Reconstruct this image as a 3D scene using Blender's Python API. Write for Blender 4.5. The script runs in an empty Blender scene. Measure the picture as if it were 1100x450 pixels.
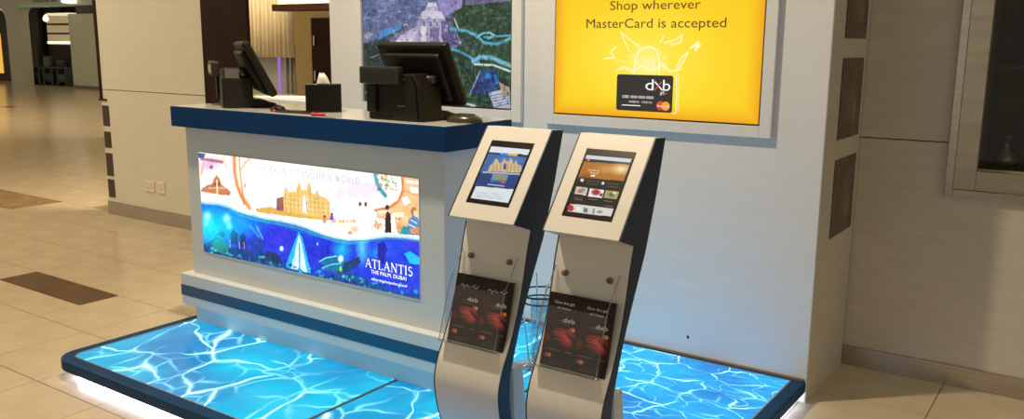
import bpy, bmesh, math, random
import numpy as np
from mathutils import Vector, Matrix
random.seed(7); rng = np.random.default_rng(7)
S = bpy.context.scene; COL = S.collection
PI = math.pi

# ------------------------------------------------------------------ camera
F_PX, YAW, PITCH, ROLL = 931.47, 0.6033, -0.1862, 0.0088
CAM = np.array([0., 0., 1.5])
FW = np.array([-math.sin(YAW)*math.cos(PITCH), math.cos(YAW)*math.cos(PITCH), math.sin(PITCH)])
_rt = np.array([math.cos(YAW), math.sin(YAW), 0.]); _up = np.cross(_rt, FW)
RT = _rt*math.cos(ROLL)+_up*math.sin(ROLL); UP = -_rt*math.sin(ROLL)+_up*math.cos(ROLL)
cd = bpy.data.cameras.new('camera'); cam = bpy.data.objects.new('camera', cd); COL.objects.link(cam)
cd.sensor_width = 36; cd.lens = F_PX/1100*36; cd.clip_end = 200
cam.matrix_world = Matrix(((RT[0], UP[0], -FW[0], CAM[0]), (RT[1], UP[1], -FW[1], CAM[1]), (RT[2], UP[2], -FW[2], CAM[2]), (0, 0, 0, 1)))
S.camera = cam
def ray(u, v): return FW+RT*(u-550)/F_PX-UP*(v-225)/F_PX
def un(u, v, ax, val):                      # pixel -> point on an axis plane
    d = ray(u, v); i = 'xyz'.index(ax); return CAM+d*(val-CAM[i])/d[i]

# ------------------------------------------------------------------ world, lamps, exposure
w = bpy.data.worlds.new('world'); S.world = w; w.use_nodes = True
w.node_tree.nodes['Background'].inputs[0].default_value = (1.0, 0.88, 0.68, 1)
w.node_tree.nodes['Background'].inputs[1].default_value = 0.47
S.view_settings.view_transform = 'Standard'; S.view_settings.look = 'None'
S.view_settings.exposure = 0.0; S.view_settings.gamma = 1.0; S.view_settings.use_curve_mapping = False
WARM = (1.0, 0.80, 0.54)
def area_lamp(name, loc, target, sx, sy, watts, col=WARM, spread=PI):
    d = bpy.data.lights.new(name, 'AREA'); d.shape = 'RECTANGLE'; d.size = sx; d.size_y = sy; d.energy = watts; d.color = col; d.spread = spread
    o = bpy.data.objects.new(name, d); COL.objects.link(o); o.location = loc
    z = -(Vector(target)-Vector(loc)).normalized(); x = Vector((1, 0, 0)); x = (x-z*x.dot(z)).normalized(); y = z.cross(x)
    o.matrix_world = Matrix(((x[0], y[0], z[0], loc[0]), (x[1], y[1], z[1], loc[1]), (x[2], y[2], z[2], loc[2]), (0, 0, 0, 1)))
    return o
CEIL = 4.0
area_lamp('stand_downlight', (-2.62, 1.96, CEIL-.12), (-2.6, 2.0, 0), .14, .14, 107)
area_lamp('hall_lamp_near', (-8.3, 2.2, CEIL-.1), (-7.6, 3.0, 0), 1.6, 1.6, 135)
area_lamp('hall_lamp_far', (-9.2, 9.6, CEIL-.1), (-10.5, 9, 0), 3, 3, 560)
area_lamp('hall_lamp_end', (-19, 4.6, CEIL-.1), (-21, 9, 0), 3, 3, 640)
area_lamp('back_room_lamp', (-5.9, 5.2, 3.2), (-6.6, 6.6, 1.4), 1.2, .6, 200)

# ------------------------------------------------------------------ materials
def lin(c):
    c = np.asarray(c, float)/255.; return np.where(c <= .04045, c/12.92, ((c+.055)/1.055)**2.4)
MATS = {}
def mat(name, rgb, rough=.5, metal=0., spec=.5, noise=0., nscale=8., bump=0., bscale=60., stretch=(1, 1, 1), emit=0., coat=0.):
    """rgb is linear albedo; noise = relative brightness variation"""
    if name in MATS: return MATS[name]
    m = bpy.data.materials.new(name); m.use_nodes = True; nt = m.node_tree; b = nt.nodes['Principled BSDF']
    b.inputs['Base Color'].default_value = (*rgb, 1); b.inputs['Roughness'].default_value = rough; b.inputs['Metallic'].default_value = metal
    b.inputs['Specular IOR Level'].default_value = spec; b.inputs['Coat Weight'].default_value = coat
    if emit: b.inputs['Emission Color'].default_value = (*rgb, 1); b.inputs['Emission Strength'].default_value = emit
    if noise or bump:
        tc = nt.nodes.new('ShaderNodeTexCoord'); mp = nt.nodes.new('ShaderNodeMapping'); mp.inputs['Scale'].default_value = stretch
        nt.links.new(tc.outputs['Object'], mp.inputs[0])
    if noise:
        n = nt.nodes.new('ShaderNodeTexNoise'); n.inputs['Scale'].default_value = nscale; n.inputs['Detail'].default_value = 6
        nt.links.new(mp.outputs[0], n.inputs['Vector'])
        r = nt.nodes.new('ShaderNodeValToRGB'); r.color_ramp.elements[0].position = .3; r.color_ramp.elements[1].position = .7
        r.color_ramp.elements[0].color = (*[min(1, c*(1-noise)) for c in rgb], 1); r.color_ramp.elements[1].color = (*[min(1, c*(1+noise)) for c in rgb], 1)
        nt.links.new(n.outputs['Fac'], r.inputs[0]); nt.links.new(r.outputs[0], b.inputs['Base Color'])
    if bump:
        n2 = nt.nodes.new('ShaderNodeTexNoise'); n2.inputs['Scale'].default_value = bscale; nt.links.new(mp.outputs[0], n2.inputs['Vector'])
        bp = nt.nodes.new('ShaderNodeBump'); bp.inputs['Strength'].default_value = bump; bp.inputs['Distance'].default_value = .002
        nt.links.new(n2.outputs['Fac'], bp.inputs['Height']); nt.links.new(bp.outputs[0], b.inputs['Normal'])
    MATS[name] = m; return m
def acrylic(name, tint=(1, 1, 1), gloss=.12, rough=.03):
    m = bpy.data.materials.new(name); m.use_nodes = True; nt = m.node_tree; nt.nodes.clear()
    o = nt.nodes.new('ShaderNodeOutputMaterial'); t = nt.nodes.new('ShaderNodeBsdfTransparent'); t.inputs[0].default_value = (*tint, 1)
    g = nt.nodes.new('ShaderNodeBsdfGlossy'); g.inputs['Roughness'].default_value = rough
    fr = nt.nodes.new('ShaderNodeLayerWeight'); fr.inputs[0].default_value = .5
    pw = nt.nodes.new('ShaderNodeMath'); pw.operation = 'POWER'; pw.inputs[1].default_value = 4.; nt.links.new(fr.outputs['Facing'], pw.inputs[0])
    ad = nt.nodes.new('ShaderNodeMath'); ad.operation = 'MULTIPLY_ADD'; ad.inputs[1].default_value = .8; ad.inputs[2].default_value = gloss*.3; ad.use_clamp = True
    nt.links.new(pw.outputs[0], ad.inputs[0])
    mx = nt.nodes.new('ShaderNodeMixShader'); nt.links.new(ad.outputs[0], mx.inputs[0]); nt.links.new(t.outputs[0], mx.inputs[1]); nt.links.new(g.outputs[0], mx.inputs[2]); nt.links.new(mx.outputs[0], o.inputs[0])
    MATS[name] = m; return m
def emit_mat(name, srgb, strength):
    m = bpy.data.materials.new(name); m.use_nodes = True; b = m.node_tree.nodes['Principled BSDF']; c = lin(srgb)
    b.inputs['Base Color'].default_value = (0.02, 0.02, 0.02, 1); b.inputs['Emission Color'].default_value = (*c, 1); b.inputs['Emission Strength'].default_value = strength
    b.inputs['Roughness'].default_value = .4
    MATS[name] = m; return m
def print_mat(name, emission, rough=.35, spec=.4, base=0.):
    """picture carried as a colour attribute: lit screen (emission>0) or printed sheet"""
    m = bpy.data.materials.new(name); m.use_nodes = True; nt = m.node_tree; b = nt.nodes['Principled BSDF']
    a = nt.nodes.new('ShaderNodeAttribute'); a.attribute_name = 'print'
    b.inputs['Roughness'].default_value = rough; b.inputs['Specular IOR Level'].default_value = spec
    if emission:
        b.inputs['Base Color'].default_value = (.015, .015, .015, 1)
        nt.links.new(a.outputs['Color'], b.inputs['Emission Color']); b.inputs['Emission Strength'].default_value = emission
    else: nt.links.new(a.outputs['Color'], b.inputs['Base Color'])
    MATS[name] = m; return m
def water_mat(name, scale, seed, deep, mid, strength, line=.05, stretch=(1, 1, 1)):
    m = bpy.data.materials.new(name); m.use_nodes = True; nt = m.node_tree; b = nt.nodes['Principled BSDF']; L = nt.links.new
    N = nt.nodes.new
    tc = N('ShaderNodeTexCoord'); mp = N('ShaderNodeMapping'); mp.inputs['Location'].default_value = (seed*3.1, seed*1.7, 0); mp.inputs['Scale'].default_value = stretch
    L(tc.outputs['Object'], mp.inputs[0])
    nz = N('ShaderNodeTexNoise'); nz.inputs['Scale'].default_value = scale*.9; nz.inputs['Detail'].default_value = 2.5; L(mp.outputs[0], nz.inputs['Vector'])
    sb = N('ShaderNodeVectorMath'); sb.operation = 'SUBTRACT'; sb.inputs[1].default_value = (.5, .5, .5); L(nz.outputs['Color'], sb.inputs[0])
    sc = N('ShaderNodeVectorMath'); sc.operation = 'SCALE'; sc.inputs['Scale'].default_value = 1.0/scale; L(sb.outputs[0], sc.inputs[0])
    ad = N('ShaderNodeVectorMath'); ad.operation = 'ADD'; L(mp.outputs[0], ad.inputs[0]); L(sc.outputs[0], ad.inputs[1])
    v = N('ShaderNodeTexVoronoi'); v.voronoi_dimensions = '2D'; v.feature = 'DISTANCE_TO_EDGE'; v.inputs['Scale'].default_value = scale; L(ad.outputs[0], v.inputs['Vector'])
    n3 = N('ShaderNodeTexNoise'); n3.inputs['Scale'].default_value = scale*1.3; n3.inputs['Detail'].default_value = 1; L(mp.outputs[0], n3.inputs['Vector'])
    wd = N('ShaderNodeMapRange'); wd.inputs[1].default_value = .35; wd.inputs[2].default_value = .7; wd.inputs[3].default_value = line*.18; wd.inputs[4].default_value = line*2.3; L(n3.outputs['Fac'], wd.inputs[0])
    dv = N('ShaderNodeMath'); dv.operation = 'DIVIDE'; L(v.outputs['Distance'], dv.inputs[0]); L(wd.outputs[0], dv.inputs[1])
    rp = N('ShaderNodeValToRGB'); cr = rp.color_ramp; cr.interpolation = 'EASE'
    cr.elements[0].position = 0; cr.elements[0].color = (1, 1, 1, 1); cr.elements[1].position = 1; cr.elements[1].color = (0, 0, 0, 1)
    e = cr.elements.new(.2); e.color = (.34, .34, .34, 1); e = cr.elements.new(.5); e.color = (.07, .07, .07, 1)
    L(dv.outputs[0], rp.inputs[0])
    n2 = N('ShaderNodeTexNoise'); n2.inputs['Scale'].default_value = scale*.55; n2.inputs['Detail'].default_value = 4; L(ad.outputs[0], n2.inputs['Vector'])
    bp = N('ShaderNodeValToRGB'); c2 = bp.color_ramp; c2.elements[0].position = .36; c2.elements[0].color = (*lin(deep), 1); c2.elements[1].position = .62; c2.elements[1].color = (*lin(mid), 1)
    L(n2.outputs['Fac'], bp.inputs[0])
    mx = N('ShaderNodeMix'); mx.data_type = 'RGBA'; n5 = N('ShaderNodeTexNoise'); n5.inputs['Scale'].default_value = scale*.8; n5.inputs['Detail'].default_value = 1; mp5 = N('ShaderNodeMapping'); mp5.inputs['Location'].default_value = (7, 3, 1); L(mp.outputs[0], mp5.inputs[0]); L(mp5.outputs[0], n5.inputs['Vector'])
    r5 = N('ShaderNodeMapRange'); r5.inputs[1].default_value = .38; r5.inputs[2].default_value = .58; r5.inputs[3].default_value = .10; r5.inputs[4].default_value = 1.; L(n5.outputs['Fac'], r5.inputs[0])
    m5 = N('ShaderNodeMath'); m5.operation = 'MULTIPLY'; L(rp.outputs[0], m5.inputs[0]); L(r5.outputs[0], m5.inputs[1]); v2 = N('ShaderNodeTexVoronoi'); v2.voronoi_dimensions = '2D'; v2.feature = 'DISTANCE_TO_EDGE'; v2.inputs['Scale'].default_value = scale*1.9; L(ad.outputs[0], v2.inputs['Vector'])
    r2 = N('ShaderNodeMapRange'); r2.inputs[1].default_value = 0; r2.inputs[2].default_value = line*1.5; r2.inputs[3].default_value = .16; r2.inputs[4].default_value = 0; L(v2.outputs['Distance'], r2.inputs[0])
    i5 = N('ShaderNodeMapRange'); i5.inputs[1].default_value = .42; i5.inputs[2].default_value = .62; L(n3.outputs['Fac'], i5.inputs[0])
    m6 = N('ShaderNodeMath'); m6.operation = 'MULTIPLY'; L(r2.outputs[0], m6.inputs[0]); L(i5.outputs[0], m6.inputs[1])
    m7 = N('ShaderNodeMath'); m7.operation = 'MAXIMUM'; L(m5.outputs[0], m7.inputs[0]); L(m6.outputs[0], m7.inputs[1]); L(m7.outputs[0], mx.inputs[0]); L(bp.outputs[0], mx.inputs[6]); mx.inputs[7].default_value = (1.1, 2.5, 3.1, 1)
    L(mx.outputs[2], b.inputs['Emission Color']); b.inputs['Emission Strength'].default_value = strength
    b.inputs['Base Color'].default_value = (.02, .05, .07, 1); b.inputs['Roughness'].default_value = .15; b.inputs['Specular IOR Level'].default_value = .22
    MATS[name] = m; return m

white_wall = mat('white_laminate', (.745, .775, .81), .38, noise=.02, nscale=3, stretch=(1, 1, 14))
desk_white = mat('desk_white', (.70, .755, .79), .35, noise=.015)
counter_white = mat('counter_white_gloss', (.72, .72, .70), .12)
navy = mat('navy_laminate', (.003, .042, .155), .5, spec=.12, noise=.08)
navy_dark = mat('navy_side', (.006, .022, .06), .4, noise=.08)
kiosk_white = mat('kiosk_white', (.76, .76, .74), .42, noise=.02)
cream = mat('cream_panel', (.72, .68, .555), .5, noise=.03, nscale=4, stretch=(1, 1, 8))
cream_r = mat('taupe_panel', (.60, .56, .47), .5, noise=.05, nscale=5, stretch=(1, 1, 8))
steel = mat('brushed_steel', (.50, .47, .42), .26, metal=1., noise=.10, nscale=6, stretch=(1, 1, 20))
chrome = mat('chrome', (.75, .77, .8), .12, metal=1.)
marble = mat('polished_marble', (.63, .53, .37), .2, noise=.09, nscale=5)
marble_dark = mat('brown_marble', (.10, .048, .024), .25, noise=.35, nscale=5)
grout = mat('grout', (.22, .165, .10), .7)
plaster = mat('ceiling_plaster', (.72, .68, .6), .8, noise=.02)
dark_wood = mat('dark_wenge', (.024, .009, .005), .5, spec=.15, noise=.3, nscale=3, stretch=(6, 6, 1))
black_plastic = mat('black_plastic', (.011, .0095, .007), .5, spec=.25, noise=.15, nscale=30)
grey_plastic = mat('grey_plastic', (.035, .031, .025), .4)
black_gloss = mat('black_glass', (.004, .004, .004), .08)
bezel = mat('black_bezel', (.010, .008, .007), .22)
socket_white = mat('socket_white', (.80, .74, .62), .35)
tissue_m = mat('tissue_paper', (.85, .82, .76), .8, bump=.3)
inlay_m = mat('dark_inlay', (.055, .042, .030), .35, noise=.2)
clear = acrylic('clear_acrylic')
clear_edge = acrylic('acrylic_edge', (.80, .78, .72), 1.2, .12)

# ------------------------------------------------------------------ mesh helpers
class MB:
    def __init__(s): s.v = []; s.f = []; s.smooth = []
    def add(s, vs, fs, smooth=False):
        o = len(s.v); s.v += [tuple(map(float, p)) for p in vs]; s.f += [tuple(i+o for i in f) for f in fs]; s.smooth += [smooth]*len(fs); return s
    def box(s, x0, x1, y0, y1, z0, z1):
        vs = [(x, y, z) for z in (z0, z1) for y in (y0, y1) for x in (x0, x1)]
        return s.add(vs, [(0, 2, 3, 1), (4, 5, 7, 6), (0, 1, 5, 4), (2, 6, 7, 3), (0, 4, 6, 2), (1, 3, 7, 5)])
    def obox(s, c, ex, ey, ez, hx, hy, hz):
        c, ex, ey, ez = map(np.asarray, (c, ex, ey, ez))
        vs = [c+ex*(a*hx)+ey*(b*hy)+ez*(d*hz) for d in (-1, 1) for b in (-1, 1) for a in (-1, 1)]
        return s.add(vs, [(0, 2, 3, 1), (4, 5, 7, 6), (0, 1, 5, 4), (2, 6, 7, 3), (0, 4, 6, 2), (1, 3, 7, 5)])
    def prism(s, pts, axis, a, b, smooth=False):
        """extrude a 2-D outline along an axis; outline is (y,z) for x, (x,z) for y, (x,y) for z"""
        def P(p, t): return {'x': (t, p[0], p[1]), 'y': (p[0], t, p[1]), 'z': (p[0], p[1], t)}[axis]
        n = len(pts); vs = [P(p, a) for p in pts]+[P(p, b) for p in pts]
        fs = [tuple(range(n)), tuple(range(2*n-1, n-1, -1))]
        s.add(vs, fs); o = len(s.v)-2*n
        for i in range(n):
            j = (i+1) % n; s.f.append((o+i, o+n+i, o+n+j, o+j)); s.smooth.append(smooth)
        return s
    def lathe(s, prof, c=(0, 0, 0), n=24, smooth=True):
        vs = []; fs = []
        for r, z in prof:
            for k in range(n): a = 2*PI*k/n; vs.append((c[0]+r*math.cos(a), c[1]+r*math.sin(a), c[2]+z))
        for i in range(len(prof)-1):
            for k in range(n): fs.append((i*n+k, i*n+(k+1) % n, (i+1)*n+(k+1) % n, (i+1)*n+k))
        fs.append(tuple(range(n-1, -1, -1))); fs.append(tuple((len(prof)-1)*n+k for k in range(n)))
        return s.add(vs, fs, smooth)
    def tube(s, path, r, n=8, closed=False):
        path = [np.asarray(p, float) for p in path]; m = len(path); vs = []; fs = []
        for i, p in enumerate(path):
            a = path[(i-1) % m] if (closed or i > 0) else p; b = path[(i+1) % m] if (closed or i < m-1) else p
            t = b-a; t /= np.linalg.norm(t); h = np.array([0, 0, 1.]) if abs(t[2]) < .9 else np.array([1., 0, 0])
            e1 = np.cross(t, h); e1 /= np.linalg.norm(e1); e2 = np.cross(t, e1)
            for k in range(n): q = 2*PI*k/n; vs.append(p+r*(math.cos(q)*e1+math.sin(q)*e2))
        for i in range(m if closed else m-1):
            for k in range(n): fs.append((i*n+k, i*n+(k+1) % n, ((i+1) % m)*n+(k+1) % n, ((i+1) % m)*n+k))
        if not closed: fs.append(tuple(range(n))); fs.append(tuple((m-1)*n+k for k in range(n-1, -1, -1)))
        return s.add(vs, fs, True)
    def mesh(s, name, off=(0, 0, 0)):
        me = bpy.data.meshes.new(name); o = np.asarray(off, float)
        me.from_pydata([tuple(np.asarray(p)-o) for p in s.v], [], s.f); me.polygons.foreach_set('use_smooth', s.smooth)
        bm = bmesh.new(); bm.from_mesh(me); bmesh.ops.recalc_face_normals(bm, faces=bm.faces); bm.to_mesh(me); bm.free(); me.update(); return me
def wpos(o):
    p = np.zeros(3)
    while o is not None: p = p+np.array(o.location); o = o.parent
    return p
def link(name, me, m, parent=None, bevel=0., seg=2):
    o = bpy.data.objects.new(name, me); COL.objects.link(o)
    if m is not None: me.materials.clear(); me.materials.append(m)
    if parent is not None: o.parent = parent
    if bevel:
        b = o.modifiers.new('bevel', 'BEVEL'); b.width = bevel; b.segments = seg; b.limit_method = 'ANGLE'; b.angle_limit = .6
    return o
def part(name, mb, m, parent=None, bevel=0., seg=2):
    """mesh given in world coordinates, stored relative to its parent"""
    return link(name, mb.mesh(name, wpos(parent)), m, parent, bevel, seg)
def lpart(name, mb, m, parent=None, bevel=0., seg=2):
    return link(name, mb.mesh(name), m, parent, bevel, seg)
def tag(o, label, cat, group=None, kind=None):
    o['label'] = label; o['category'] = cat
    if group: o['group'] = group
    if kind: o['kind'] = kind
    return o
def struct(o, label, cat): return tag(o, label, cat, kind='structure')
def thing(name, loc, label, cat, rz=0., group=None):
    o = bpy.data.objects.new(name, None); COL.objects.link(o); o.location = loc; o.rotation_euler = (0, 0, rz); o.empty_display_size = .1
    return tag(o, label, cat, group)
def top(name, mb, m, label, cat, loc, bevel=0., group=None, seg=2):
    o = link(name, mb.mesh(name, loc), m, None, bevel, seg); o.location = loc; return tag(o, label, cat, group)

class Plane:
    """flat carrier for print: origin bottom-left, ex right, ey up, size w x h (metres)"""
    def __init__(s, p0, ex, ey, w, h):
        s.p0 = np.asarray(p0, float); s.ex = np.asarray(ex, float); s.ey = np.asarray(ey, float); s.w = w; s.h = h; s.n = np.cross(s.ex, s.ey)
    def st(s, u, v):
        d = ray(u, v); t = ((s.p0-CAM)@s.n)/(d@s.n); q = CAM+t*d-s.p0; return q@s.ex, q@s.ey
    def pt(s, a, b, off=0.): return s.p0+s.ex*a+s.ey*b+s.n*off
class Paint:
    """small painter whose cells become the colour attribute of a grid mesh; shapes are given on the plane"""
    def __init__(s, pl, nx, ny, base=(0, 0, 0), px=True):
        s.pl = pl; s.nx = nx; s.ny = ny; s.px = px
        s.c = np.zeros((ny, nx, 3)); s.c[:] = base
        s.X, s.Y = np.meshgrid((np.arange(nx)+.5)/nx*pl.w, (np.arange(ny)+.5)/ny*pl.h)
    def q(s, pts):
        return np.array([s.pl.st(*p) for p in pts]) if s.px else np.array([(p[0]*s.pl.w, (1-p[1])*s.pl.h) for p in pts])
    def blend(s, m, col, a=1.):
        m = (m*a)[..., None]; s.c = s.c*(1-m)+np.asarray(col, float)*m
    def poly(s, pts, col, a=1., jitter=0.):
        p = s.q(pts); X, Y = s.X, s.Y
        if jitter: X = X+s.noise(18, 3)*jitter; Y = Y+s.noise(18, 4)*jitter
        ins = np.zeros(X.shape, bool); n = len(p)
        for i in range(n):
            (x0, y0), (x1, y1) = p[i], p[(i+1) % n]
            if y0 == y1: continue
            c = ((y0 > Y) != (y1 > Y)) & (X < (x1-x0)*(Y-y0)/(y1-y0)+x0); ins ^= c
        s.blend(ins.astype(float), col, a)
    def rect(s, u0, v0, u1, v1, col, a=1.): s.poly([(u0, v0), (u1, v0), (u1, v1), (u0, v1)], col, a)
    def ell(s, u, v, ru, rv, col, a=1., soft=0.):
        c = s.q([(u, v), (u+ru, v), (u, v+rv)]); e1 = c[1]-c[0]; e2 = c[2]-c[0]; M = np.linalg.inv(np.array([e1, e2]).T)
        dx = s.X-c[0][0]; dy = s.Y-c[0][1]; r = np.sqrt((M[0, 0]*dx+M[0, 1]*dy)**2+(M[1, 0]*dx+M[1, 1]*dy)**2)
        m = np.clip((1-r)/soft, 0, 1) if soft else (r < 1).astype(float)
        s.blend(m, col, a)
    def line(s, pts, wpx, col, a=1., soft=False):
        p = s.q(pts); k = s.q([(pts[0][0], pts[0][1]), (pts[0][0], pts[0][1]+(wpx if s.px else wpx))]); wd = np.linalg.norm(k[1]-k[0])/2
        d = np.full(s.X.shape, 1e9)
        for (x0, y0), (x1, y1) in zip(p[:-1], p[1:]):
            vx, vy = x1-x0, y1-y0; L = vx*vx+vy*vy+1e-12; t = np.clip(((s.X-x0)*vx+(s.Y-y0)*vy)/L, 0, 1)
            d = np.minimum(d, np.hypot(s.X-x0-t*vx, s.Y-y0-t*vy))
        m = np.clip(1.5-d/wd, 0, 1) if not soft else np.clip(1-d/(wd*1.6), 0, 1)
        s.blend(m, col, a)
    def noise(s, freq, seed):
        r = np.random.default_rng(seed); out = np.zeros(s.X.shape); amp = 1.; tot = 0
        for o in range(3):
            nx = max(2, int(freq*2**o)); ny = max(2, int(freq*2**o*s.pl.h/s.pl.w)+1); g = r.random((ny+2, nx+2))
            fx = s.X/s.pl.w*nx; fy = s.Y/s.pl.h*ny; ix = np.clip(fx.astype(int), 0, nx); iy = np.clip(fy.astype(int), 0, ny); tx = fx-ix; ty = fy-iy
            tx = tx*tx*(3-2*tx); ty = ty*ty*(3-2*ty)
            out += amp*((g[iy, ix]*(1-tx)+g[iy, ix+1]*tx)*(1-ty)+(g[iy+1, ix]*(1-tx)+g[iy+1, ix+1]*tx)*ty); tot += amp; amp *= .6
        return out/tot*2-1
    def grain(s, freq, seed, amt, mask=None):
        n = s.noise(freq, seed)*amt
        if mask is not None: n = n*mask
        s.c = np.clip(s.c+n[..., None], 0, 255)
    def inside(s, pts):
        k = s.c; s.c = np.zeros_like(k); s.poly(pts, (1, 1, 1)); m = s.c[..., 0]; s.c = k; return m
    def build(s, name, m, parent, off=0.):
        nx, ny, pl = s.nx, s.ny, s.pl; o = wpos(parent)
        gx, gy = np.meshgrid(np.arange(nx+1)/nx*pl.w, np.arange(ny+1)/ny*pl.h)
        V = (pl.p0+pl.n*off-o)[None, None]+gx[..., None]*pl.ex+gy[..., None]*pl.ey
        V = V.reshape(-1, 3); i = np.arange(nx*ny); r = i//nx; c = i % nx; a = r*(nx+1)+c
        fc = np.stack([a, a+1, a+nx+2, a+nx+1], 1)
        me = bpy.data.meshes.new(name); me.vertices.add(len(V)); me.vertices.foreach_set('co', V.ravel())
        me.loops.add(fc.size); me.loops.foreach_set('vertex_index', fc.ravel()); me.polygons.add(len(fc))
        me.polygons.foreach_set('loop_start', np.arange(len(fc))*4); me.update(calc_edges=True)
        at = me.attributes.new('print', 'FLOAT_COLOR', 'FACE'); cc = np.ones((len(fc), 4)); cc[:, :3] = lin(np.clip(s.c, 0, 255)).reshape(-1, 3); at.data.foreach_set('color', cc.ravel())
        return link(name, me, m, parent)

_txt = {}
def text_mesh(body, bold=0.):
    key = (body, bold)
    if key in _txt: return _txt[key]
    c = bpy.data.curves.new('t', 'FONT'); c.body = body; c.offset = bold; c.resolution_u = 3; o = bpy.data.objects.new('t', c); COL.objects.link(o)
    dg = bpy.context.evaluated_depsgraph_get(); me = bpy.data.meshes.new_from_object(o.evaluated_get(dg))
    v = np.array([q.co[:] for q in me.vertices]); f = [tuple(p.vertices) for p in me.polygons]
    bpy.data.objects.remove(o); bpy.data.curves.remove(c); bpy.data.meshes.remove(me)
    _txt[key] = (v, f); return v, f
def put_text(name, body, pl, s0, s1, t, cap, m, parent, off=.0006, bold=0., slope=0.):
    """default-font lettering, cap height `cap`, from s0 to s1 along the plane at baseline t"""
    v, f = text_mesh(body, bold); x0, x1 = v[:, 0].min(), v[:, 0].max(); k = cap/.73
    mb = MB(); mb.add([pl.pt(s0+(p[0]-x0)/(x1-x0)*(s1-s0), t+p[1]*k, off) for p in v], f)
    # one object per word: split at the widest gaps between glyphs
    nw = len(body.split()); iv = sorted((min(v[i][0] for i in q), max(v[i][0] for i in q)) for q in f); gaps = []; end = iv[0][1]
    for a0, a1 in iv[1:]:
        if a0 > end: gaps.append((a0-end, (a0+end)/2))
        end = max(end, a1)
    cuts = sorted(g[1] for g in sorted(gaps, reverse=True)[:nw-1]); o = wpos(parent); out = None
    for k in range(nw):
        lo = cuts[k-1] if k else -1e9; hi = cuts[k] if k < len(cuts) else 1e9
        fs = [q for q in f if lo < min(v[i][0] for i in q) < hi]
        if not fs: continue
        ids = sorted({i for q in fs for i in q}); mp_ = {i: n_ for n_, i in enumerate(ids)}
        me = bpy.data.meshes.new(name); me.from_pydata([tuple(np.asarray(mb.v[i])-o) for i in ids], [], [tuple(mp_[i] for i in q) for q in fs]); me.update()
        out = link(name, me, m, parent)
    return out
def px_text(name, body, pl, p0, p1, cappx, m, parent, **k):
    a = pl.st(*p0); b = pl.st(*p1); c = pl.st(p0[0], p0[1]-cappx)
    return put_text(name, body, pl, a[0], b[0], (a[1]+b[1])/2, c[1]-a[1], m, parent, **k)
# hand-cut roman capitals (thick, thin strokes with serifs) in a 1-high box
def arc(cx, cy, rx, ry, a0, a1, n=12): return [(cx+rx*math.cos(math.radians(a0+(a1-a0)*i/n)), cy+ry*math.sin(math.radians(a0+(a1-a0)*i/n))) for i in range(n+1)]
TK, TN, SF = .135, .06, .05
ROMAN = {  # width, [(polyline, thickness)], serif bars (x0,x1,y)
 'A': (.86, [([(.10, 0), (.43, 1)], TN), ([(.43, 1), (.76, 0)], TK), ([(.22, .36), (.62, .36)], TN)], [(0, .22, 0), (.62, .9, 0)]),
 'T': (.74, [([(.37, 0), (.37, 1)], TK), ([(.02, .97), (.72, .97)], TN), ([(.03, .97), (.03, .8)], TN), ([(.71, .97), (.71, .8)], TN)], [(.23, .51, 0)]),
 'L': (.66, [([(.17, 0), (.17, 1)], TK), ([(.05, .03), (.62, .03)], TN), ([(.61, .03), (.63, .22)], TN)], [(.03, .31, 1)]),
 'N': (.92, [([(.16, 0), (.16, 1)], TN), ([(.16, 1), (.76, 0)], TK), ([(.76, 0), (.76, 1)], TN)], [(.04, .28, 0), (.04, .2, 1), (.64, .88, 1)]),
 'I': (.36, [([(.18, 0), (.18, 1)], TK)], [(.04, .32, 0), (.04, .32, 1)]),
 'S': (.62, [(arc(.31, .75, .2, .22, 30, 270), TN*1.5), (arc(.31, .26, .22, .25, 90, -150), TK*.85)], []),
 'C': (.8, [(arc(.44, .5, .34, .47, 45, 315, 18), TK*.85)], []),
 'H': (.9, [([(.17, 0), (.17, 1)], TK), ([(.73, 0), (.73, 1)], TK), ([(.17, .52), (.73, .52)], TN)], [(.03, .31, 0), (.03, .31, 1), (.59, .87, 0), (.59, .87, 1)]),
 'E': (.68, [([(.17, 0), (.17, 1)], TK), ([(.05, .03), (.62, .03)], TN), ([(.05, .97), (.6, .97)], TN), ([(.17, .52), (.5, .52)], TN)], []),
 'K': (.84, [([(.17, 0), (.17, 1)], TK), ([(.2, .45), (.68, 1)], TN), ([(.33, .58), (.76, 0)], TK)], [(.03, .31, 0), (.03, .31, 1), (.56, .8, 1), (.62, .86, 0)]),
 'O': (.94, [(arc(.47, .5, .37, .47, 0, 360, 24), TK*.8)], []),
 'R': (.8, [([(.17, 0), (.17, 1)], TK), (arc(.36, .75, .24, .22, 100, -100), TN*1.3), ([(.38, .52), (.74, 0)], TK)], [(.03, .31, 0), (.03, .31, 1), (.62, .8, 0)]),
 'W': (1.15, [([(.1, 1), (.35, 0)], TK), ([(.35, 0), (.57, .95)], TN), ([(.57, .95), (.8, 0)], TK), ([(.8, 0), (1.04, 1)], TN)], [(0, .22, 1), (.94, 1.15, 1)]),
 'D': (.88, [([(.17, 0), (.17, 1)], TK), (arc(.3, .5, .46, .47, 90, -90, 14), TK*.8), ([(.05, .03), (.3, .03)], TN), ([(.05, .97), (.3, .97)], TN)], []),
 ' ': (.45, [], [])}
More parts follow.
